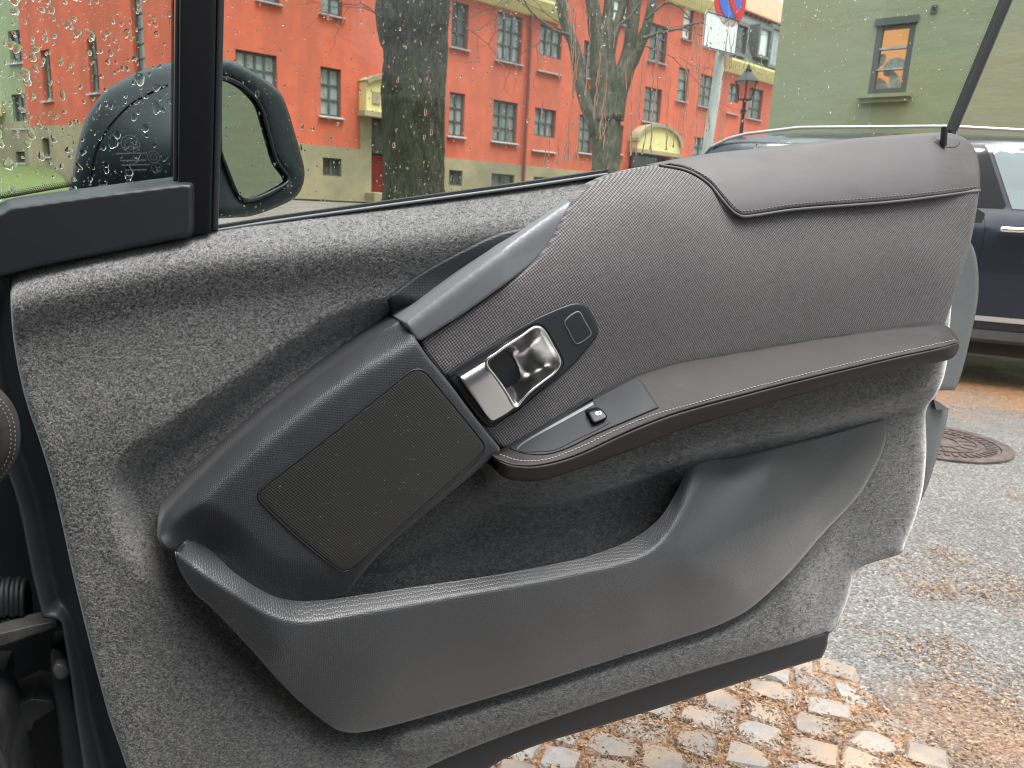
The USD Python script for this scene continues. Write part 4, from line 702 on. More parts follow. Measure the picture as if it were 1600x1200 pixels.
P('fabric_panel', panel(DF, FABRIC, lambda x, y, d: f_fab(x, y) + rnd(np.where(shapely.distance(shapely.points(x, y), LPB) < 20, 99, d), 9, .006), 9, -0.04, holes=[HOLEF], edge=4), M_weave, smooth=True)
# -- leather top roll
TOPL = LineString([(1026, 257), (1120, 240), (1280, 222), (1400, 211), (1470, 207), (1490, 209), (1512, 219), (1525, 238), (1532, 262), (1532, 297)])
def h_lt(x, y):
    dt = shapely.distance(shapely.points(x, y), LineString([(1000, 262), (1120, 240), (1280, 222), (1400, 211), (1560, 201)])); dr_ = np.clip(1535 - x, 0, 400)
    return .024 - .062*np.clip(1 - dt/112, 0, 1)**1.55 - .014*(1 - sstep(0, 80, dr_)) - .004*np.clip((x - 1300)/230, 0, 1)
lt = P('leather_top', panel(DF, LTOP, lambda x, y, d: h_lt(x, y) + rnd(d, 6, .004), 8, -0.075, edge=3), M_ltop, smooth=True)
def stitches(path, hf, mt, parent, step=5.6, ln=3.9, r=.00055, dh=.0006):
    q = resample(path, .5, False); ms = []; n = int(step/.5); k = int(ln/.5)
    for i in range(0, len(q) - k, n):
        s_ = q[i:i + k + 1:max(1, k//3)]; h = hf(s_[:, 0], s_[:, 1]) + dh; h[0] -= dh*.8; h[-1] -= dh*.8; ms.append(tube(DF.px(s_[:, 0], s_[:, 1], h), r, 5))
    return obj('stitching', cat(ms), mt, parent, smooth=True, kind='stuff')
seam = curve([(1078, 261), (1110, 280), (1132, 305), (1148, 322), (1160, 330), (1240, 319), (1400, 306), (1530, 291)], 8)
stitches(seam, h_lt, M_thread_d, lt)
pipe = curve([(1030, 258), (1074, 267), (1107, 287), (1129, 313), (1144, 330), (1158, 338), (1172, 338), (1240, 328), (1400, 315), (1531, 298)], 6)
P('seam_piping', tube(DF.px(pipe[:, 0], pipe[:, 1], np.maximum(h_lt(pipe[:, 0], pipe[:, 1]), f_fab(pipe[:, 0], pipe[:, 1])) - .0015), .0021, 8), M_ltop, lt, True)
pk = curve([(1459, 220), (1466, 215), (1480, 213), (1494, 216), (1500, 224), (1494, 230), (1482, 231), (1470, 228)], 5, True)
pb_ = P('lock_pin_bezel', panel(DF, pk, lambda x, y, d: h_lt(x, y) + .0015 + rnd(d, 4, .0015), 4, -.06, edge=1.5), M_ltop, lt, True)
a_, b_ = DF.px(1477, 223, -.026), DF.px(1476.5, 198, -.026); b_[0] += .0; 
pn = DF.px(np.array([1474, 1474.6, 1476.0, 1476.3]), np.array([228, 216, 199.5, 197.5]), np.full(4, -.024)); P('lock_pin', tube(np.vstack([pn[:3], pn[3:]]), np.array([.0048, .0048, .0048, .0036]), 16), M_rubber, door, 40)
# -- grab strip and its recess
P('grab_recess', panel(DF, RECESS, lambda x, y, d: np.maximum(h_felt(x, y) + .005, -.02) + rnd(d, 5, .003), 8, -0.06, edge=3), M_black, smooth=True)
SU = LineString([(632, 500), (727, 428), (827, 354), (893, 308)])
def h_strip(x, y): 
    du = shapely.distance(shapely.points(x, y), SU); e = np.interp(x, [790, 900], [0, .032])**1.0
    return f_fab(x, y)*.4 + .026 + rnd(du, 16, .012) - e
P('grab_strip', panel(DF, STRIP, lambda x, y, d: h_strip(x, y) + rnd(d, 4, .002), 7, -0.03, edge=2.5), M_strip, smooth=True)
# -- armrest
AB, AE, AO = curve(ARM_BACK, 5), curve(ARM_EDGE, 5), curve(ARM_BOT, 5)
LB_, LE_, LO_ = LineString(AB), LineString(AE), LineString(AO); FRONTP = Polygon(np.vstack([AE, AO[::-1]])).buffer(0)
ENDS = shapely.MultiLineString([[(778, 698), (773, 706), (773, 716), (775, 728)], [(1478, 506), (1491, 517), (1499, 532), (1500, 546)]])
def f_arm(x, y):
    p_ = shapely.points(x, y); a, c, e = shapely.distance(p_, LB_), shapely.distance(p_, LE_), shapely.distance(p_, LO_); top = ~shapely.contains(FRONTP, p_)
    t = a/(a + c + 1e-6); t2 = c/(c + e + 1e-6); return np.where(top, .034 + .050*t**1.1, .084 - .010*t2) + rnd(shapely.distance(p_, ENDS), 24, .022)
def h_top(x, y): return f_arm(x, y) + rnd(shapely.distance(shapely.points(x, y), LineString(AE)), 8, .004)
arm = P('armrest', panel(DF, np.vstack([AB, AE[::-1]]), lambda x, y, d: h_top(x, y), 7, 0.0, edge=2), M_larm, smooth=True)
P('armrest_front', panel(DF, np.vstack([AE + [0, 1.4], AO[::-1]]), lambda x, y, d: f_arm(x, y) + .0008 + rnd(shapely.distance(shapely.points(x, y), LineString(AO)), 10, .010) + rnd(shapely.distance(shapely.points(x, y), LineString(AE + [0, 1.4])), 3, .0022), 6, 0.0, edge=2), M_larm, arm, True)
stitches(curve([(781, 710), (807, 718.5), (835, 720), (863, 715), (910, 697), (966, 670), (1010, 652), (1060, 637), (1140, 615), (1235, 590), (1330, 567), (1410, 549), (1492, 531)], 6), h_top, M_thread, arm)
sw = P('switch_panel', panel(DF, SW, lambda x, y, d: h_top(x, y) + .0022 + rnd(d, 3, .002), 5, 0.02, edge=1.5), M_switch, arm, True)
REC = curve([(926, 622), (929, 629), (940, 645), (953, 661), (935, 671), (899, 688), (868, 703), (842, 706), (815, 706), (809, 701), (814, 693), (846, 672)], 4, True, (0, 3))
P('switch_recess', panel(DF, REC, lambda x, y, d: h_top(x, y) + .0026 - .0055*sstep(0, 9, d)*sstep(800, 900, x) - .002*sstep(0, 6, d), 4, 0.02, edge=1.5), M_switch, sw, True)
gro = curve([(813, 705), (808, 702), (810, 697), (818, 690), (846, 673), (880, 654), (926, 628)], 6); n3 = len(gro)
wq = np.interp(np.arange(n3), [0, 6, n3*.6, n3 - 1], [.6, 1.6, 3.0, 4.2]); P('bevel', panel(DF, np.vstack([gro, (gro + np.c_[wq*.5, wq])[::-1]]), lambda x, y, d: h_top(x, y) + .0029, 3, None, edge=1), M_strip, sw, True)
P('switch_well', panel(DF, [(893, 661), (915, 645), (926, 655), (935, 664), (924, 668), (906, 662)], lambda x, y, d: h_top(x, y) + .0005, 3, None, edge=1), M_rubber, sw)
KEY = curve([(917, 645), (920, 642), (936, 638), (941, 640), (949, 650), (947, 654), (930, 662), (926, 661), (922, 655)], 4, True, (0, 4, 6))
key = P('window_switch', panel(DF, KEY, lambda x, y, d: h_top(x, y) + .0085 + rnd(d, 4, .003), 3, .03, edge=1.2), M_gloss, sw, True)
fk = lambda x, y, d=None: h_top(x, y) + .0088
IC = Polygon([(929.5, 644.6), (932, 643.2), (938.5, 642), (940.5, 646.4), (936.5, 648.4), (932, 648.4)]); ICI = [(935.2, 643.9), (937.8, 643.4), (938.9, 645.9), (936.4, 646.8)]
P('window_symbol', panel(DF, curve(np.array(IC.exterior.coords)[:-1], 2, True, (2, 3)), fk, 1.5, None, holes=[np.array(ICI)], edge=.5), M_white, key)
# -- handle
f_bez = lambda x, y: f_fab(x, y) + .0035
bz = P('handle_bezel', panel(DF, BEZEL, lambda x, y, d: f_bez(x, y) + rnd(np.where(shapely.distance(shapely.points(x, y), LPB) < 6, 99, d), 4, .0035), 6, 0.0, holes=[np.array(LPB.buffer(-1).exterior.coords)[:-1]], edge=1.8), M_trim, smooth=True)
SLOT = curve([(702, 590), (760, 553), (834, 506), (848, 508), (858, 520), (880, 560), (880, 574), (872, 584), (812, 640), (770, 663), (764, 662)], 4, True, (0, 9, 10))
P('handle_slot', panel(DF, SLOT, lambda x, y, d: f_bez(x, y) + .0006 - .004*sstep(0, 5, d), 5, None, holes=[np.array(LPB.buffer(-2).exterior.coords)[:-1]], edge=1.5), M_gloss, bz, True)
HOLE = curve([(765, 568), (776, 556), (788, 546), (794, 549), (804, 562), (811, 577), (813, 590), (808, 598), (797, 604), (790, 606), (776, 590)], 4, True)
LP, HP = Polygon(LOOP), Polygon(HOLE)
_c = [(x, y, .013) for x, y in LOOP[::3]] + [(x, y, -.017) for x, y in HOLE[8::3]] + [(836, 540, -.004), (846, 556, -.003), (848, 575, -.003), (826, 540, -.009), (836, 575, -.007), (822, 600, -.006), (830, 560, -.010), (806, 620, -.002), (792, 615, -.006)]
_f = rbf(_c, 3e-4)
def h_cup(x, y, d=None):
    dl = shapely.distance(shapely.points(x, y), LP.exterior); w = sstep(0, 5, dl); return f_bez(x, y) + .013*(1 - w) + np.minimum(_f(x, y), .012)*w
P('pull_cup', panel(DF, LOOP, lambda x, y, d: h_cup(x, y), 3, None, holes=[HOLE], edge=1.3), M_chrome, bz, True)
P('cup_well', panel(DF, curve([(758, 560), (788, 538), (800, 545), (820, 575), (818, 600), (800, 614), (785, 610)], 4, True), lambda x, y, d: f_bez(x, y) - .020, 6, None), M_trim, bz)
lpq = resample(LOOP, 3); P('cup_rim', tube(DF.px(lpq[:, 0], lpq[:, 1], f_bez(lpq[:, 0], lpq[:, 1]) + .013), .0017, 8, True), M_chrome_b, bz, True)
LEV = curve([(717, 588), (738, 575), (760, 562), (764, 574), (774, 589), (786, 606), (797, 624), (805, 637), (790, 648), (772, 658), (766, 657), (742, 624)], 4, True, (0, 2, 7, 9))
LEVT = LineString([(717, 587), (760, 561)])
P('door_handle', panel(DF, LEV, lambda x, y, d: f_bez(x, y) + .0125 + rnd(shapely.distance(shapely.points(x, y), LEVT), 26, .010) + rnd(d, 2.5, .0012) - .003*sstep(620, 665, y), 4, 0.02, edge=1.2), M_chrome, bz, True)
BTN = curve([(884, 500), (893, 492), (903, 487), (907, 490), (915, 505), (923, 519), (922, 524), (912, 532), (902, 537), (897, 534), (888, 516), (882, 505)], 3, True)
P('lock_button', panel(DF, BTN, lambda x, y, d: f_bez(x, y) + .0012 + rnd(d, 2, .001), 4, .01, edge=1.2), M_trim, bz, True)
bq = resample(BTN, 3); P('button_gap', tube(DF.px(bq[:, 0], bq[:, 1], f_bez(bq[:, 0], bq[:, 1]) + .0002), .0011, 6, True), M_strip, bz, True)
# -- door metal: shell, left edge, sill
RETURN = [(1446, 646), (1456, 626), (1463, 610), (1476, 570), (1482, 560), (1482, 590), (1464, 612), (1462, 640), (1478, 642), (1478, 656), (1461, 720), (1444, 768), (1430, 793), (1416, 812), (1424, 826), (1440, 772), (1446, 715)]
P('latch_flange', panel(DF, [(1459, 625), (1464, 626), (1484, 640), (1463, 640)], lambda x, y, d: -.07 + 0*x, 6, -.09, edge=1.5), M_shell)
P('weather_seal', panel(DF, curve([(1518, 322), (1526, 326), (1539, 333), (1538, 340), (1533, 349), (1520, 346)], 3, True, (1, 2, 4)), lambda x, y, d: -.085 + 0*x, 6, -.12, edge=2), M_rubber)
SILL = curve([(1296, 988), (1294, 994), (1292, 1010), (1284, 1028), (1150, 1069), (960, 1128), (852, 1160), (800, 1180), (765, 1200), (720, 1240), (560, 1300), (560, 1250), (640, 1200), (760, 1152), (960, 1082), (1100, 1038)], 3, True, (0, 3, 10, 11))
P('sill_trim', panel(DF, SILL, lambda x, y, d: -.016 + rnd(d, 4, .004), 9, -.10, edge=2.5), M_trim, smooth=True)
HINGE = curve([(0, 430), (14, 438), (22, 520), (40, 618), (68, 702), (92, 782), (122, 920), (170, 1112), (200, 1193), (220, 1270), (150, 1270), (122, 1150), (110, 1060), (96, 975), (90, 968), (66, 965), (50, 900), (28, 790), (4, 720), (-20, 640), (-30, 500)], 3, True, (0, 13, 14, 15))
P('hinge_side_metal', panel(DF, HINGE, lambda x, y, d: -.028 - .02*sstep(0, 40, d) + .012*sstep(30, 60, d) + 0*x, 9, -.12, edge=4), M_dark, smooth=True)
# -- window frames, glass
BOX = curve([(-60, 333), (0, 317), (17, 310), (140, 293), (273, 276), (299, 275), (309, 279), (313, 290), (313, 350), (309, 366), (296, 372), (210, 389), (70, 415), (20, 428), (-60, 452)], 4, True, (0, 14))
BOXF = LineString([(-60, 345), (2, 327), (14, 319), (150, 300), (285, 283), (300, 283), (305, 290), (305, 345), (303, 366)])
BFP = Polygon([(-60, 440), (-60, 348), (4, 327), (16, 319), (150, 300), (285, 283), (301, 284), (305, 290), (305, 350), (303, 366), (296, 374), (200, 393), (20, 433), (-60, 456)])
def h_box(x, y, d): 
    p_ = shapely.points(x, y); return -.047 + .030*sstep(0, 14, np.where(shapely.contains(BFP, p_), shapely.distance(p_, BFP.exterior) + 7, 7 - shapely.distance(p_, BFP))*1.0) + rnd(d, 4, .003) 
P('mirror_corner_trim', panel(DF, BOX, h_box, 4, -.08, edge=2), M_trim, smooth=True)
PILL = [(271, 277), (276, -160), (354, -160), (350, 0), (345, 180), (340, 358), (312, 368)]
P('window_pillar', panel(DF, [(278, 300), (282, -160), (341, -160), (336, 100), (330, 362), (300, 368)], lambda x, y, d: -.028 + rnd(d, 4, .003), 14, -.075, edge=2), M_gloss, smooth=True)
P('pillar_seal', panel(DF, [(330, 362), (336, 100), (341, -160), (355, -160), (350, 20), (346, 190), (341, 358)], lambda x, y, d: -.036 + rnd(d, 4, .004), 12, -.075, edge=2), M_trim, smooth=True)
P('pillar_seal', panel(DF, [(270, 284), (272, 100), (276, -160), (284, -160), (280, 100), (278, 284)], lambda x, y, d: -.037 + rnd(d, 3, .003), 12, -.07, edge=1.5), M_trim, smooth=True)
S0 = curve([(339, 360), (440, 344), (540, 330), (700, 308), (830, 290), (950, 272)], 6)
P('window_seal', panel(DF, np.vstack([S0 + [0, -7.0], (S0 + [0, -1.5])[::-1]]), lambda x, y, d: -.053 + 0*x, 6, -.075, edge=1.5), M_rubber)
P('sill_strip', panel(DF, np.vstack([S0 + [0, -2.0], (S0 + [0, 2.6])[::-1]]), lambda x, y, d: -.045 + rnd(d, 2, .001), 5, -.075, edge=1), M_strip, smooth=True)
GH = -.064
GLASS = [(338, 372), (950, 285), (1300, 240), (1489, 215), (1484, 207), (1577, 5), (1660, -180), (350, -180)]
gls = P('window_glass', panel(DF, GLASS, lambda x, y, d: GH + 0*x, 60, None, edge=5), M_pane, car)
QG = [(-120, 345), (280, 284), (282, -180), (-120, -180)]
qgl = P('quarter_glass', panel(DF, QG, lambda x, y, d: GH + .004 + 0*x, 60, None, edge=5), M_pane, car)
BAR = [(1484, 216), (1483, 203), (1567, 0), (1640, -180), (1657, -180), (1580.5, 0), (1494, 205), (1493, 216)]
P('glass_edge_seal', panel(DF, BAR, lambda x, y, d: GH + .003 + rnd(d, 3, .002), 10, GH - .006, edge=1.5), M_rubber, gls, True)
P('edge_highlight', tube(DF.px(np.array([1495, 1581.5, 1660]), np.array([205, 0, -180]), np.full(3, GH + .001)), .0012, 6), M_etch, gls)
def discs(px, r, h, n=6):
    c = DF.px(px[:, 0], px[:, 1], np.full(len(px), h)); an = np.arange(n)*2*math.pi/n
    V = np.concatenate([c[:, None], c[:, None] + np.asarray(r)[:, None, None]*np.stack([np.cos(an), np.sin(an), 0*an], -1)[None]], 1).reshape(-1, 3)
    f = np.arange(len(px))[:, None, None]*(n + 1) + np.array([[0, k + 1, (k + 1) % n + 1] for k in range(n)])[None]
    return trimesh.Trimesh(V, f.reshape(-1, 3), process=False)
d_ = []; rs = []
for k in range(4):
    t = np.arange(0, 1, .0125)/1.0; e = np.c_[1483 - 3.4*k - 1.5 + (1640 - 1483)*0 + np.interp(t, [0, .53, 1], [0, 84, 157]), np.interp(t, [0, .53, 1], [203, 0, -180])] + [0, 2.0*(k % 2)]; d_.append(e); rs.append(np.full(len(e), .0012 - .00022*k))
P('frit_dots', discs(np.vstack(d_), np.concatenate(rs), GH + .0012), M_frit, gls, kind='stuff')
d_ = []; rs = []
for k in range(4):
    e = np.c_[np.arange(-60, 118, 3.2) + 1.6*(k % 2), 0*np.arange(-60, 118, 3.2)]; e[:, 1] = np.interp(e[:, 0], [-60, 0, 118], [322, 308, 287]) - 2.6*k + 2; d_.append(e); rs.append(np.full(len(e), .0011 - .0002*k))
for k in range(2):
    yy = np.arange(-170, 280, 3.0); e = np.c_[269.5 - 2.4*k + 0*yy + (280 - yy)*.005, yy + 1.5*k]; d_.append(e); rs.append(np.full(len(e), .0010 - .0003*k))
P('frit_dots', discs(np.vstack(d_), np.concatenate(rs), GH + .0052), M_frit, qgl, kind='stuff')
# etched ring marks and rows of (unreadable) small print on the quarter glass
def ringm(x, y, r, w): 
    c = DF.px(x, y, GH + .0052); return extrude(shapely.geometry.Point(c[0], c[1]).buffer(r).difference(shapely.geometry.Point(c[0], c[1]).buffer(r - w)), .0004, GH + .0052)
et = [ringm(204, 225, .0088, .0007), ringm(204, 225, .0054, .0005), ringm(240, 245, .0060, .0006), ringm(240, 245, .0034, .0005), ringm(245, 262, .0050, .0004)]
c = DF.px(204, 225, 0); et += [bx(c[0] - .0052, c[0] + .0052, c[1] - .00025, c[1] + .00025, GH + .0052, GH + .0056), bx(c[0] - .00025, c[0] + .00025, c[1] - .0052, c[1] + .0052, GH + .0052, GH + .0056)]
for y, x0, x1 in ((240, 181, 230), (251, 188, 228), (258, 190, 232), (266, 196, 228)):
    x = x0
    while x < x1:
        w = rng.uniform(1.2, 3.0); a = DF.px(x, y - (x - 181)*.02, GH + .0052); et.append(bx(a[0], a[0] + w*.00075, a[1] - .0007, a[1] + .0007, GH + .0052, GH + .0055)); x += w + 1.0
P('etched_marks', cat(et), M_etch, qgl, kind='stuff')
# -- rain on the glass
def drops(spec, inside, g, h0):
    """spec: (count, radius low, high, flattening, elongation). Domes of water standing on the outer face of the pane."""
    poly = Polygon(inside); x0, y0, x1, y1 = poly.bounds; Vs, Fs, base = [], [], 0
    nr, na = 4, 12; an = np.arange(na)*2*math.pi/na
    for n, r0, r1, fl, el in spec:
        c = np.c_[g.uniform(x0, x1, n*3), g.uniform(y0, y1, n*3)]; c = c[shapely.contains_xy(poly, c[:, 0], c[:, 1])][:n]
        C_ = DF.px(c[:, 0], c[:, 1], np.full(len(c), h0)); r = r0*(r1/r0)**(g.random(len(c))**2.2)
        for ci, ri in zip(C_, r):
            e = 1 + el*g.random()**2; tl = g.normal(-.15, .35); ph = g.uniform(0, 6.28); wob = 1 + .16*np.sin(2*an + ph) + .10*np.sin(3*an + 2*ph)
            rings_ = []
            for k in range(nr):
                a = k/nr*math.pi/2; rr_ = ri*math.cos(a)*wob; zz = -fl*ri*math.sin(a)
                u_, v_ = rr_*np.cos(an), rr_*np.sin(an)*e; v_ = v_ - .25*ri*e*math.sin(a)
                rings_.append(np.stack([ci[0] + u_*math.cos(tl) - v_*math.sin(tl), ci[1] + u_*math.sin(tl) + v_*math.cos(tl), np.full(na, ci[2] + zz)], 1))
            top = np.array([[ci[0] + .25*ri*e*math.sin(tl), ci[1] - .25*ri*e*math.cos(tl), ci[2] - fl*ri]]); bot = np.array([[ci[0], ci[1], ci[2]]]); V = np.vstack(rings_ + [top, bot])
            f = []
            for k in range(nr - 1):
                for q in range(na): l = (q + 1) % na; f += [[k*na + q, (k + 1)*na + l, k*na + l], [k*na + q, (k + 1)*na + q, (k + 1)*na + l]]
            T_ = nr*na
            for q in range(na): l = (q + 1) % na; f += [[(nr - 1)*na + q, T_, (nr - 1)*na + l], [q, l, T_ + 1]]
            Vs.append(V); Fs.append(np.array(f) + base); base += len(V)
    return trimesh.Trimesh(np.vstack(Vs), np.vstack(Fs), process=False)
g_ = np.random.default_rng(11)
QP = [(-20, 312), (268, 284), (272, -40), (-20, -40)]
P('raindrops', drops([(190, .0015, .0044, .42, .9), (520, .0006, .0018, .42, .7), (700, .00025, .0006, .45, .3)], QP, g_, GH + .0036), M_water, qgl, 60, kind='stuff')
WP = [(346, 352), (945, 266), (1040, 250), (1480, 198), (1560, 0), (1575, -40), (352, -40)]
P('raindrops', drops([(300, .0009, .0021, .38, 1.4), (1700, .0004, .0011, .42, 1.2), (2600, .0002, .00045, .45, .4)], WP, g_, GH - .0004), M_water, gls, 60, kind='stuff')
def runs(n, inside, g, h0):
    poly = Polygon(inside); x0, y0, x1, y1 = poly.bounds; ms = []
    while len(ms) < n:
        x, y = g.uniform(x0, x1), g.uniform(y0, y1)
        if not poly.contains(shapely.geometry.Point(x, y)): continue
        L = g.uniform(25, 150); k = max(5, int(L/6)); yy = y + np.linspace(0, L, k); xx = x - (yy - y)*.06 + np.cumsum(g.normal(0, .9, k)); ok = shapely.contains_xy(poly, xx, yy)
        if ok.sum() < 4: continue
        q = DF.px(xx[ok], yy[ok], np.full(ok.sum(), h0)); m = tube(q, g.uniform(.0005, .0011)*np.interp(np.linspace(0, 1, ok.sum()), [0, .15, .9, 1], [.3, .8, 1, 1.4])*(1 + .25*g.normal(0, 1, ok.sum())).clip(.5, 1.6), 8)
        v = np.array(m.vertices); v[:, 2] = h0 - np.maximum(h0 - v[:, 2], 0)*.55 - .0001*(v[:, 2] > h0); m.vertices = v; ms.append(m)
    return cat(ms)
P('water_runs', runs(60, [(840, 262), (1130, 226), (1250, -20), (860, -20)], g_, GH - .0004), M_water, gls, 60, kind='stuff')
# -- mirror on the outside of the door
MIR = curve([(108, 310), (112, 280), (119, 240), (130, 196), (145, 166), (166, 140), (210, 115), (266, 97), (310, 90), (350, 92), (385, 106), (420, 128), (438, 145), (450, 172), (460, 205), (470, 240), (476, 268), (473, 290), (462, 308), (437, 322), (395, 337), (367, 340), (330, 342), (220, 345), (150, 340)], 4, True)
MGL = curve([(344, 121), (364, 126), (385, 139), (406, 163), (420, 208), (433, 252), (451, 279), (446, 288), (402, 310), (382, 312), (371, 302), (358, 272), (344, 235)], 4, True, (0, 12))
mc_ = DF.world(DF.px(np.array([395.]), np.array([220.]), np.array([-.245])))[0]; mn = np.array([.93, -.34, .03]); mn /= np.linalg.norm(mn)
def h_mplane(x, y):
    D = np.array([ray(a, c) for a, c in zip(np.atleast_1d(x), np.atleast_1d(y))]); return DF.local(CAM + D*(((mc_ - CAM)@mn)/(D@mn))[:, None])[:, 2]
mp_ = [(x, y, float(h_mplane(x, y)[0]) + .006) for x, y in MGL[::5]] + [(x, y, float(h_mplane(x, y)[0]) + .002) for x, y in ((385, 104), (420, 126), (438, 145), (460, 205), (476, 268), (473, 290), (462, 308), (437, 322), (395, 337))]
f_mir = rbf(mp_ + [(112, 290, -.19), (140, 170, -.20), (210, 117, -.205), (310, 92, -.20), (360, 340, -.19), (220, 345, -.18), (200, 220, -.165), (260, 200, -.16), (300, 220, -.155), (240, 300, -.155), (330, 105, -.19), (320, 220, -.16), (320, 330, -.17)], 1e-5)
mir = P('mirror_housing', panel(DF, MIR, lambda x, y, d: f_mir(x, y) + rnd(np.where(shapely.distance(shapely.points(x, y), Polygon(MGL)) < 1, 99, d), 16, .02), 7, None, holes=[MGL], edge=3), M_paint, car, smooth=True)
back = panel(DF, MIR, lambda x, y, d: -.42 - .06*np.sqrt(np.clip(1 - (1 - np.clip(d/90, 0, 1))**2, 0, 1)) + .0*x - .0, 9, None, edge=3); fm = panel(DF, MIR, lambda x, y, d: f_mir(x, y) + rnd(d, 16, .02), 40, -.425, edge=3)
P('mirror_shell', back, M_paint, mir, True); 
b0 = trimesh.Trimesh(fm.vertices, fm.faces, process=False)
sk = [f for f in b0.faces if (np.asarray(b0.vertices)[f][:, 2] <= -.4249).any()]; P('shell_side', trimesh.Trimesh(b0.vertices, sk, process=True), M_paint, mir, True)
sl = curve([(143, 275), (148, 240), (165, 205), (190, 175), (215, 155), (262, 132)], 6); P('shell_seam', tube(DF.px(sl[:, 0], sl[:, 1], f_mir(sl[:, 0], sl[:, 1]) + .0006), .0012, 6), M_gloss, mir, True)
mq = resample(MGL, 5); P('mirror_rim', tube(DF.px(mq[:, 0], mq[:, 1], f_mir(mq[:, 0], mq[:, 1]) + .0005), .0022, 8, True), M_trim, mir, True)
# the mirror glass turns towards the car's rear, so it looks to the right of the picture
big = Polygon(MGL).buffer(2.5); bq = resample(np.array(big.exterior.coords)[:-1], 6); D_ = np.array([ray(x, y) for x, y in bq]); tt = ((mc_ - CAM)@mn)/(D_@mn); W_ = DF.local(CAM + D_*tt[:, None])
tri = Delaunay(bq).simplices; cc_ = bq[tri].mean(1); tri = tri[shapely.contains_xy(big, cc_[:, 0], cc_[:, 1])]
P('mirror_glass', trimesh.Trimesh(W_, tri, process=False), M_mirror, mir)
# -- felt fibres: short hairs lying in all directions on the felt
hidden = unary_union([Polygon(q).buffer(0).buffer(-4) for q in (POCKET, PLATE, FABRIC, LTOP, np.vstack([AB, AE[::-1]]), RECESS, BOX)])
fpoly = Polygon(FELT).buffer(-2).difference(hidden).intersection(sbox(-20, 200, 1620, 1230)); ux0, uy0, ux1, uy1 = fpoly.bounds
def fibres(n, name, mt, w, seed):
    g = np.random.default_rng(seed); c = np.c_[g.uniform(ux0, ux1, n*3), g.uniform(uy0, uy1, n*3)]; c = c[shapely.contains_xy(fpoly, c[:, 0], c[:, 1])][:n]
    th = g.normal(.25, .75, len(c)) + (g.random(len(c)) < .4)*g.uniform(0, 3.14, len(c)); L = g.uniform(2.5, 6.5, len(c)); pts = []
    dfe = shapely.distance(shapely.points(c), Polygon(FELT).exterior)
    cu_ = g.normal(0, .35, len(c)); 
    for t in (-.5, 0., .5):
        a = th + cu_*t; xx = c[:, 0] + L*t*np.cos(a); yy = c[:, 1] - L*t*np.sin(a); h = h_felt(xx, yy) + rnd(np.clip(dfe, 2, None), 16, .012) + .0003 + (t + .5)*np.abs(g.normal(0, .0009, len(c))); pts.append(DF.px(xx, yy, h))
    pts = np.stack(pts, 1)
    cv_ = UsdGeom.BasisCurves.Define(stage, path_of(name, door)); cv_.CreateTypeAttr('linear'); cv_.CreateCurveVertexCountsAttr(Vt.IntArray.FromNumpy(np.full(len(pts), 3, np.int32)))
    cv_.CreatePointsAttr(Vt.Vec3fArray.FromNumpy(pts.reshape(-1, 3).astype(np.float32))); cv_.CreateWidthsAttr(Vt.FloatArray.FromNumpy(np.full(len(pts)*3, w, np.float32))); cv_.SetWidthsInterpolation('vertex')
    UsdShade.MaterialBindingAPI.Apply(cv_.GetPrim()).Bind(mt); tag(cv_, kind='stuff')
fibres(130000, 'felt_fibres', M_fib_l, .00016, 21); fibres(40000, 'felt_fibres', M_fib_d, .00024, 22)
# ------------------------------------------------------------------ the car the door belongs to
cabin = car
Q = lambda name, m, mt, smooth=50, parent=cabin, **k: obj(name, m, mt, parent, smooth=smooth, **k)
M_cav = plain('black_cavity', (0.004, 0.005, 0.006), 0.6); M_mdark = noisy('dirty_dark_metal', (0.008, 0.009, 0.010), (0.03, 0.03, 0.03), 20, 0.4); M_steel = noisy('dull_steel', (0.03, 0.03, 0.029), (0.09, 0.088, 0.082), 25, 0.4)
Q('hinge_pillar', panel(DF, [(-260, 425), (20, 432), (40, 600), (100, 800), (150, 1000), (200, 1160), (230, 1400), (-260, 1400)], lambda x, y, d: -.16 + 0*x, 40, -.3, edge=4), M_cav)
PAD = curve([(-120, 560), (-30, 588), (0, 616), (14, 632), (25, 655), (29, 685), (26, 712), (14, 738), (0, 754), (-40, 790), (-120, 800)], 5, True)
f_pad = lambda x, y, d: .14 + rnd(d, 30, .03)
pad = Q('dashboard_pad', panel(DF, PAD, f_pad, 6, .10, edge=3), M_larm, True, label='brown grey leather pad with twin stitching')
for off in (5, 12):
    pl_ = Polygon(PAD).buffer(-off).exterior; q = resample(np.array(pl_.coords)[:-1], 2.0); sel = q[(q[:, 0] > -6)]; sel = sel[np.argsort(sel[:, 1])]
    fp_ = Polygon(PAD); stitches(sel, lambda x, y: f_pad(x, y, shapely.distance(shapely.points(x, y), fp_.exterior)), M_thread_d, pad, 7, 3.5, .0004, .0004)
sp = panel(DF, PAD, lambda x, y, d: .14 + rnd(d, 30, .03), 30, .0, edge=6)
Q('check_strap', panel(DF, [(-40, 1004), (0, 988), (55, 975), (92, 968), (92, 980), (60, 990), (0, 1012), (-40, 1022)], lambda x, y, d: -.05 + rnd(d, 4, .004), 8, -.08, edge=2), M_steel)
bt = [tube(np.array([DF.px(x, 945 + (i % 2)*2, -.10) + [0, .030*math.sin(t), .022*math.cos(t)] for t in np.linspace(0, 6.1, 14)]), .0035, 6) for i, x in enumerate(np.linspace(-14, 40, 8))]
Q('wiring_boot', cat(bt), M_cav, True)
Q('bracket', panel(DF, curve([(82, 1046), (90, 1036), (104, 1040), (112, 1052), (100, 1062), (88, 1062)], 3, True), lambda x, y, d: -.04 + rnd(d, 5, .006), 4, -.06, edge=1.5), M_steel, True)
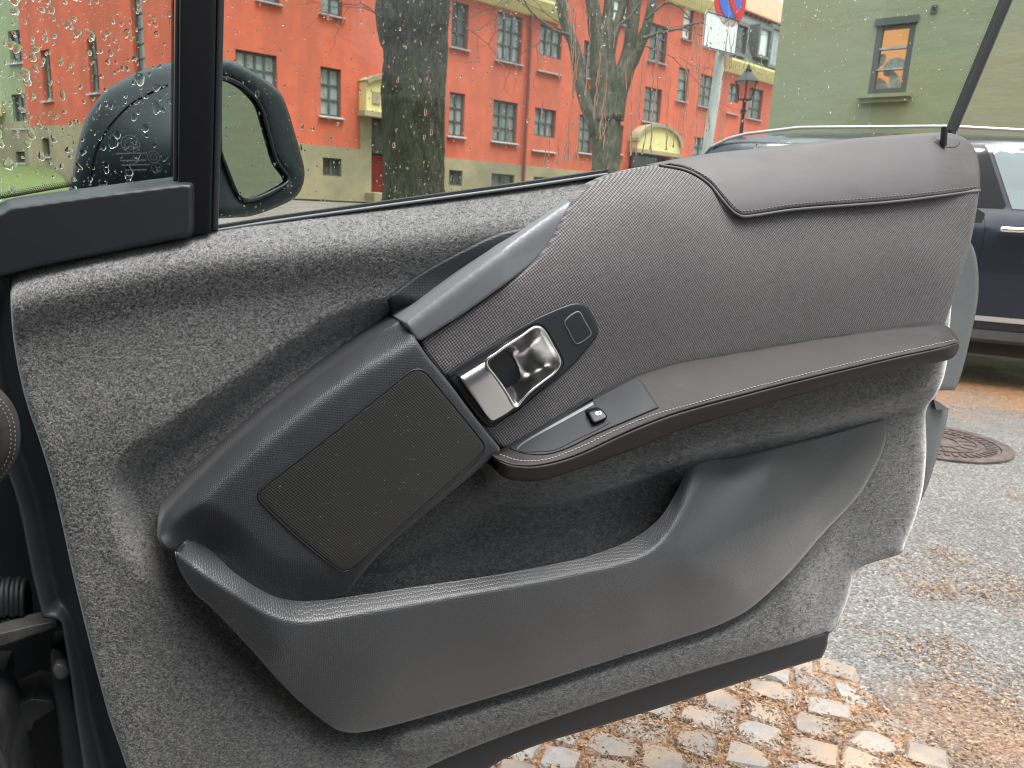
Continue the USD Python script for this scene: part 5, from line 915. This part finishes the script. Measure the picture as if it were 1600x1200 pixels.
Q('bracket', panel(DF, [(8, 1110), (50, 1090), (84, 1094), (92, 1106), (54, 1128), (52, 1140), (10, 1156)], lambda x, y, d: -.08 + rnd(d, 5, .004), 8, -.14, edge=2), M_mdark)
Q('bracket', panel(DF, [(-30, 1060), (5, 1058), (10, 1085), (0, 1100), (-30, 1104)], lambda x, y, d: -.08 + rnd(d, 5, .004), 8, -.14, edge=2), M_mdark)
Q('scuff_trim', panel(DF, curve([(-80, 1120), (-10, 1135), (8, 1170), (22, 1215), (30, 1300), (-80, 1300)], 3, True, (0, 4, 5)), lambda x, y, d: .02 + rnd(d, 14, .02), 8, -.1, edge=3), M_mdark, True)
Q('lower_metal', panel(DF, curve([(78, 1015), (104, 1020), (112, 1060), (128, 1150), (150, 1260), (110, 1260), (90, 1120)], 3, True), lambda x, y, d: -.055 + rnd(d, 8, .006), 8, -.1, edge=3), M_dark, True)

# roof, floor and dark interior on the camera's side of the hinge
hw_ = DF.world(DF.px(np.array([55.]), np.array([800.]), np.array([-.03])))[0]; sa = math.radians(126); sd = np.array([math.sin(sa), math.cos(sa)]); si = np.array([sd[1], -sd[0]]); si = si if si@(-hw_[:2]) > si@(-hw_[:2])*0 and (si@(CAM[:2] - hw_[:2])) > 0 else -si
def cab(t0, t1, i0, i1, z0, z1, c=.02):
    m = cbx(t0, t1, i0, i1, z0, z1, c); v = np.array(m.vertices); w = np.c_[hw_[0] + sd[0]*v[:, 0] + si[0]*v[:, 1], hw_[1] + sd[1]*v[:, 0] + si[1]*v[:, 1], v[:, 2]]
    m = trimesh.convex.convex_hull(DF.local(w)); return m
M_lining = plain('grey_roof_lining', (0.04, 0.04, 0.039), 0.9); M_cabin = plain('dark_cabin_trim', (0.03, 0.03, 0.031), 0.7)
Q('roof', cab(.3, 2.3, .2, 1.5, 1.50, 1.56), M_lining); Q('floor', cab(-.2, 2.3, .02, 1.5, .22, .30), M_cabin); Q('side_wall', cab(-.2, 2.3, 1.5, 1.58, .30, 1.5), M_cabin); Q('rear_wall', cab(2.3, 2.38, 0, 1.58, .22, 1.5), M_cabin)
Q('bulkhead', cab(-.3, -.2, .1, 1.5, .22, 1.0), M_cabin); Q('seat', cab(1.05, 1.3, .25, .8, .55, 1.25, .06), M_cabin); Q('seat', cab(1.05, 1.3, .9, 1.4, .55, 1.25, .06), M_cabin); Q('rear_door', cab(1.25, 2.3, -.05, .02, .3, 1.0), M_cabin)

BF = Frame([hw_[0] + si[0]*9.5, hw_[1] + si[1]*9.5, 0], 126 + 180)
bb = thing('brown_building', 'dark brown building across the pavement, seen only as a reflection', 'building', BF.M)
M_brown = stucco('brown_stucco', (0.09, 0.075, 0.055), (0.14, 0.12, 0.09))
bwin = [sbox(x, z, x + 1.1, z + 1.7) for x in np.arange(-28, 14, 2.6) for z in (1.2, 4.3, 7.4)]
if (DF.world(np.zeros((1, 3)))[0] - BF.O)@BF.N < 0: raise SystemExit('brown building faces away')
obj('wall', extrude(sbox(-30, -.2, 16, 12).difference(unary_union(bwin)), .3, -.3), M_brown, bb)
for q in bwin: obj('pane', bx(q.bounds[0] - .01, q.bounds[2] + .01, q.bounds[1] - .01, q.bounds[3] + .01, -.2, -.15), M_gl[2], bb)
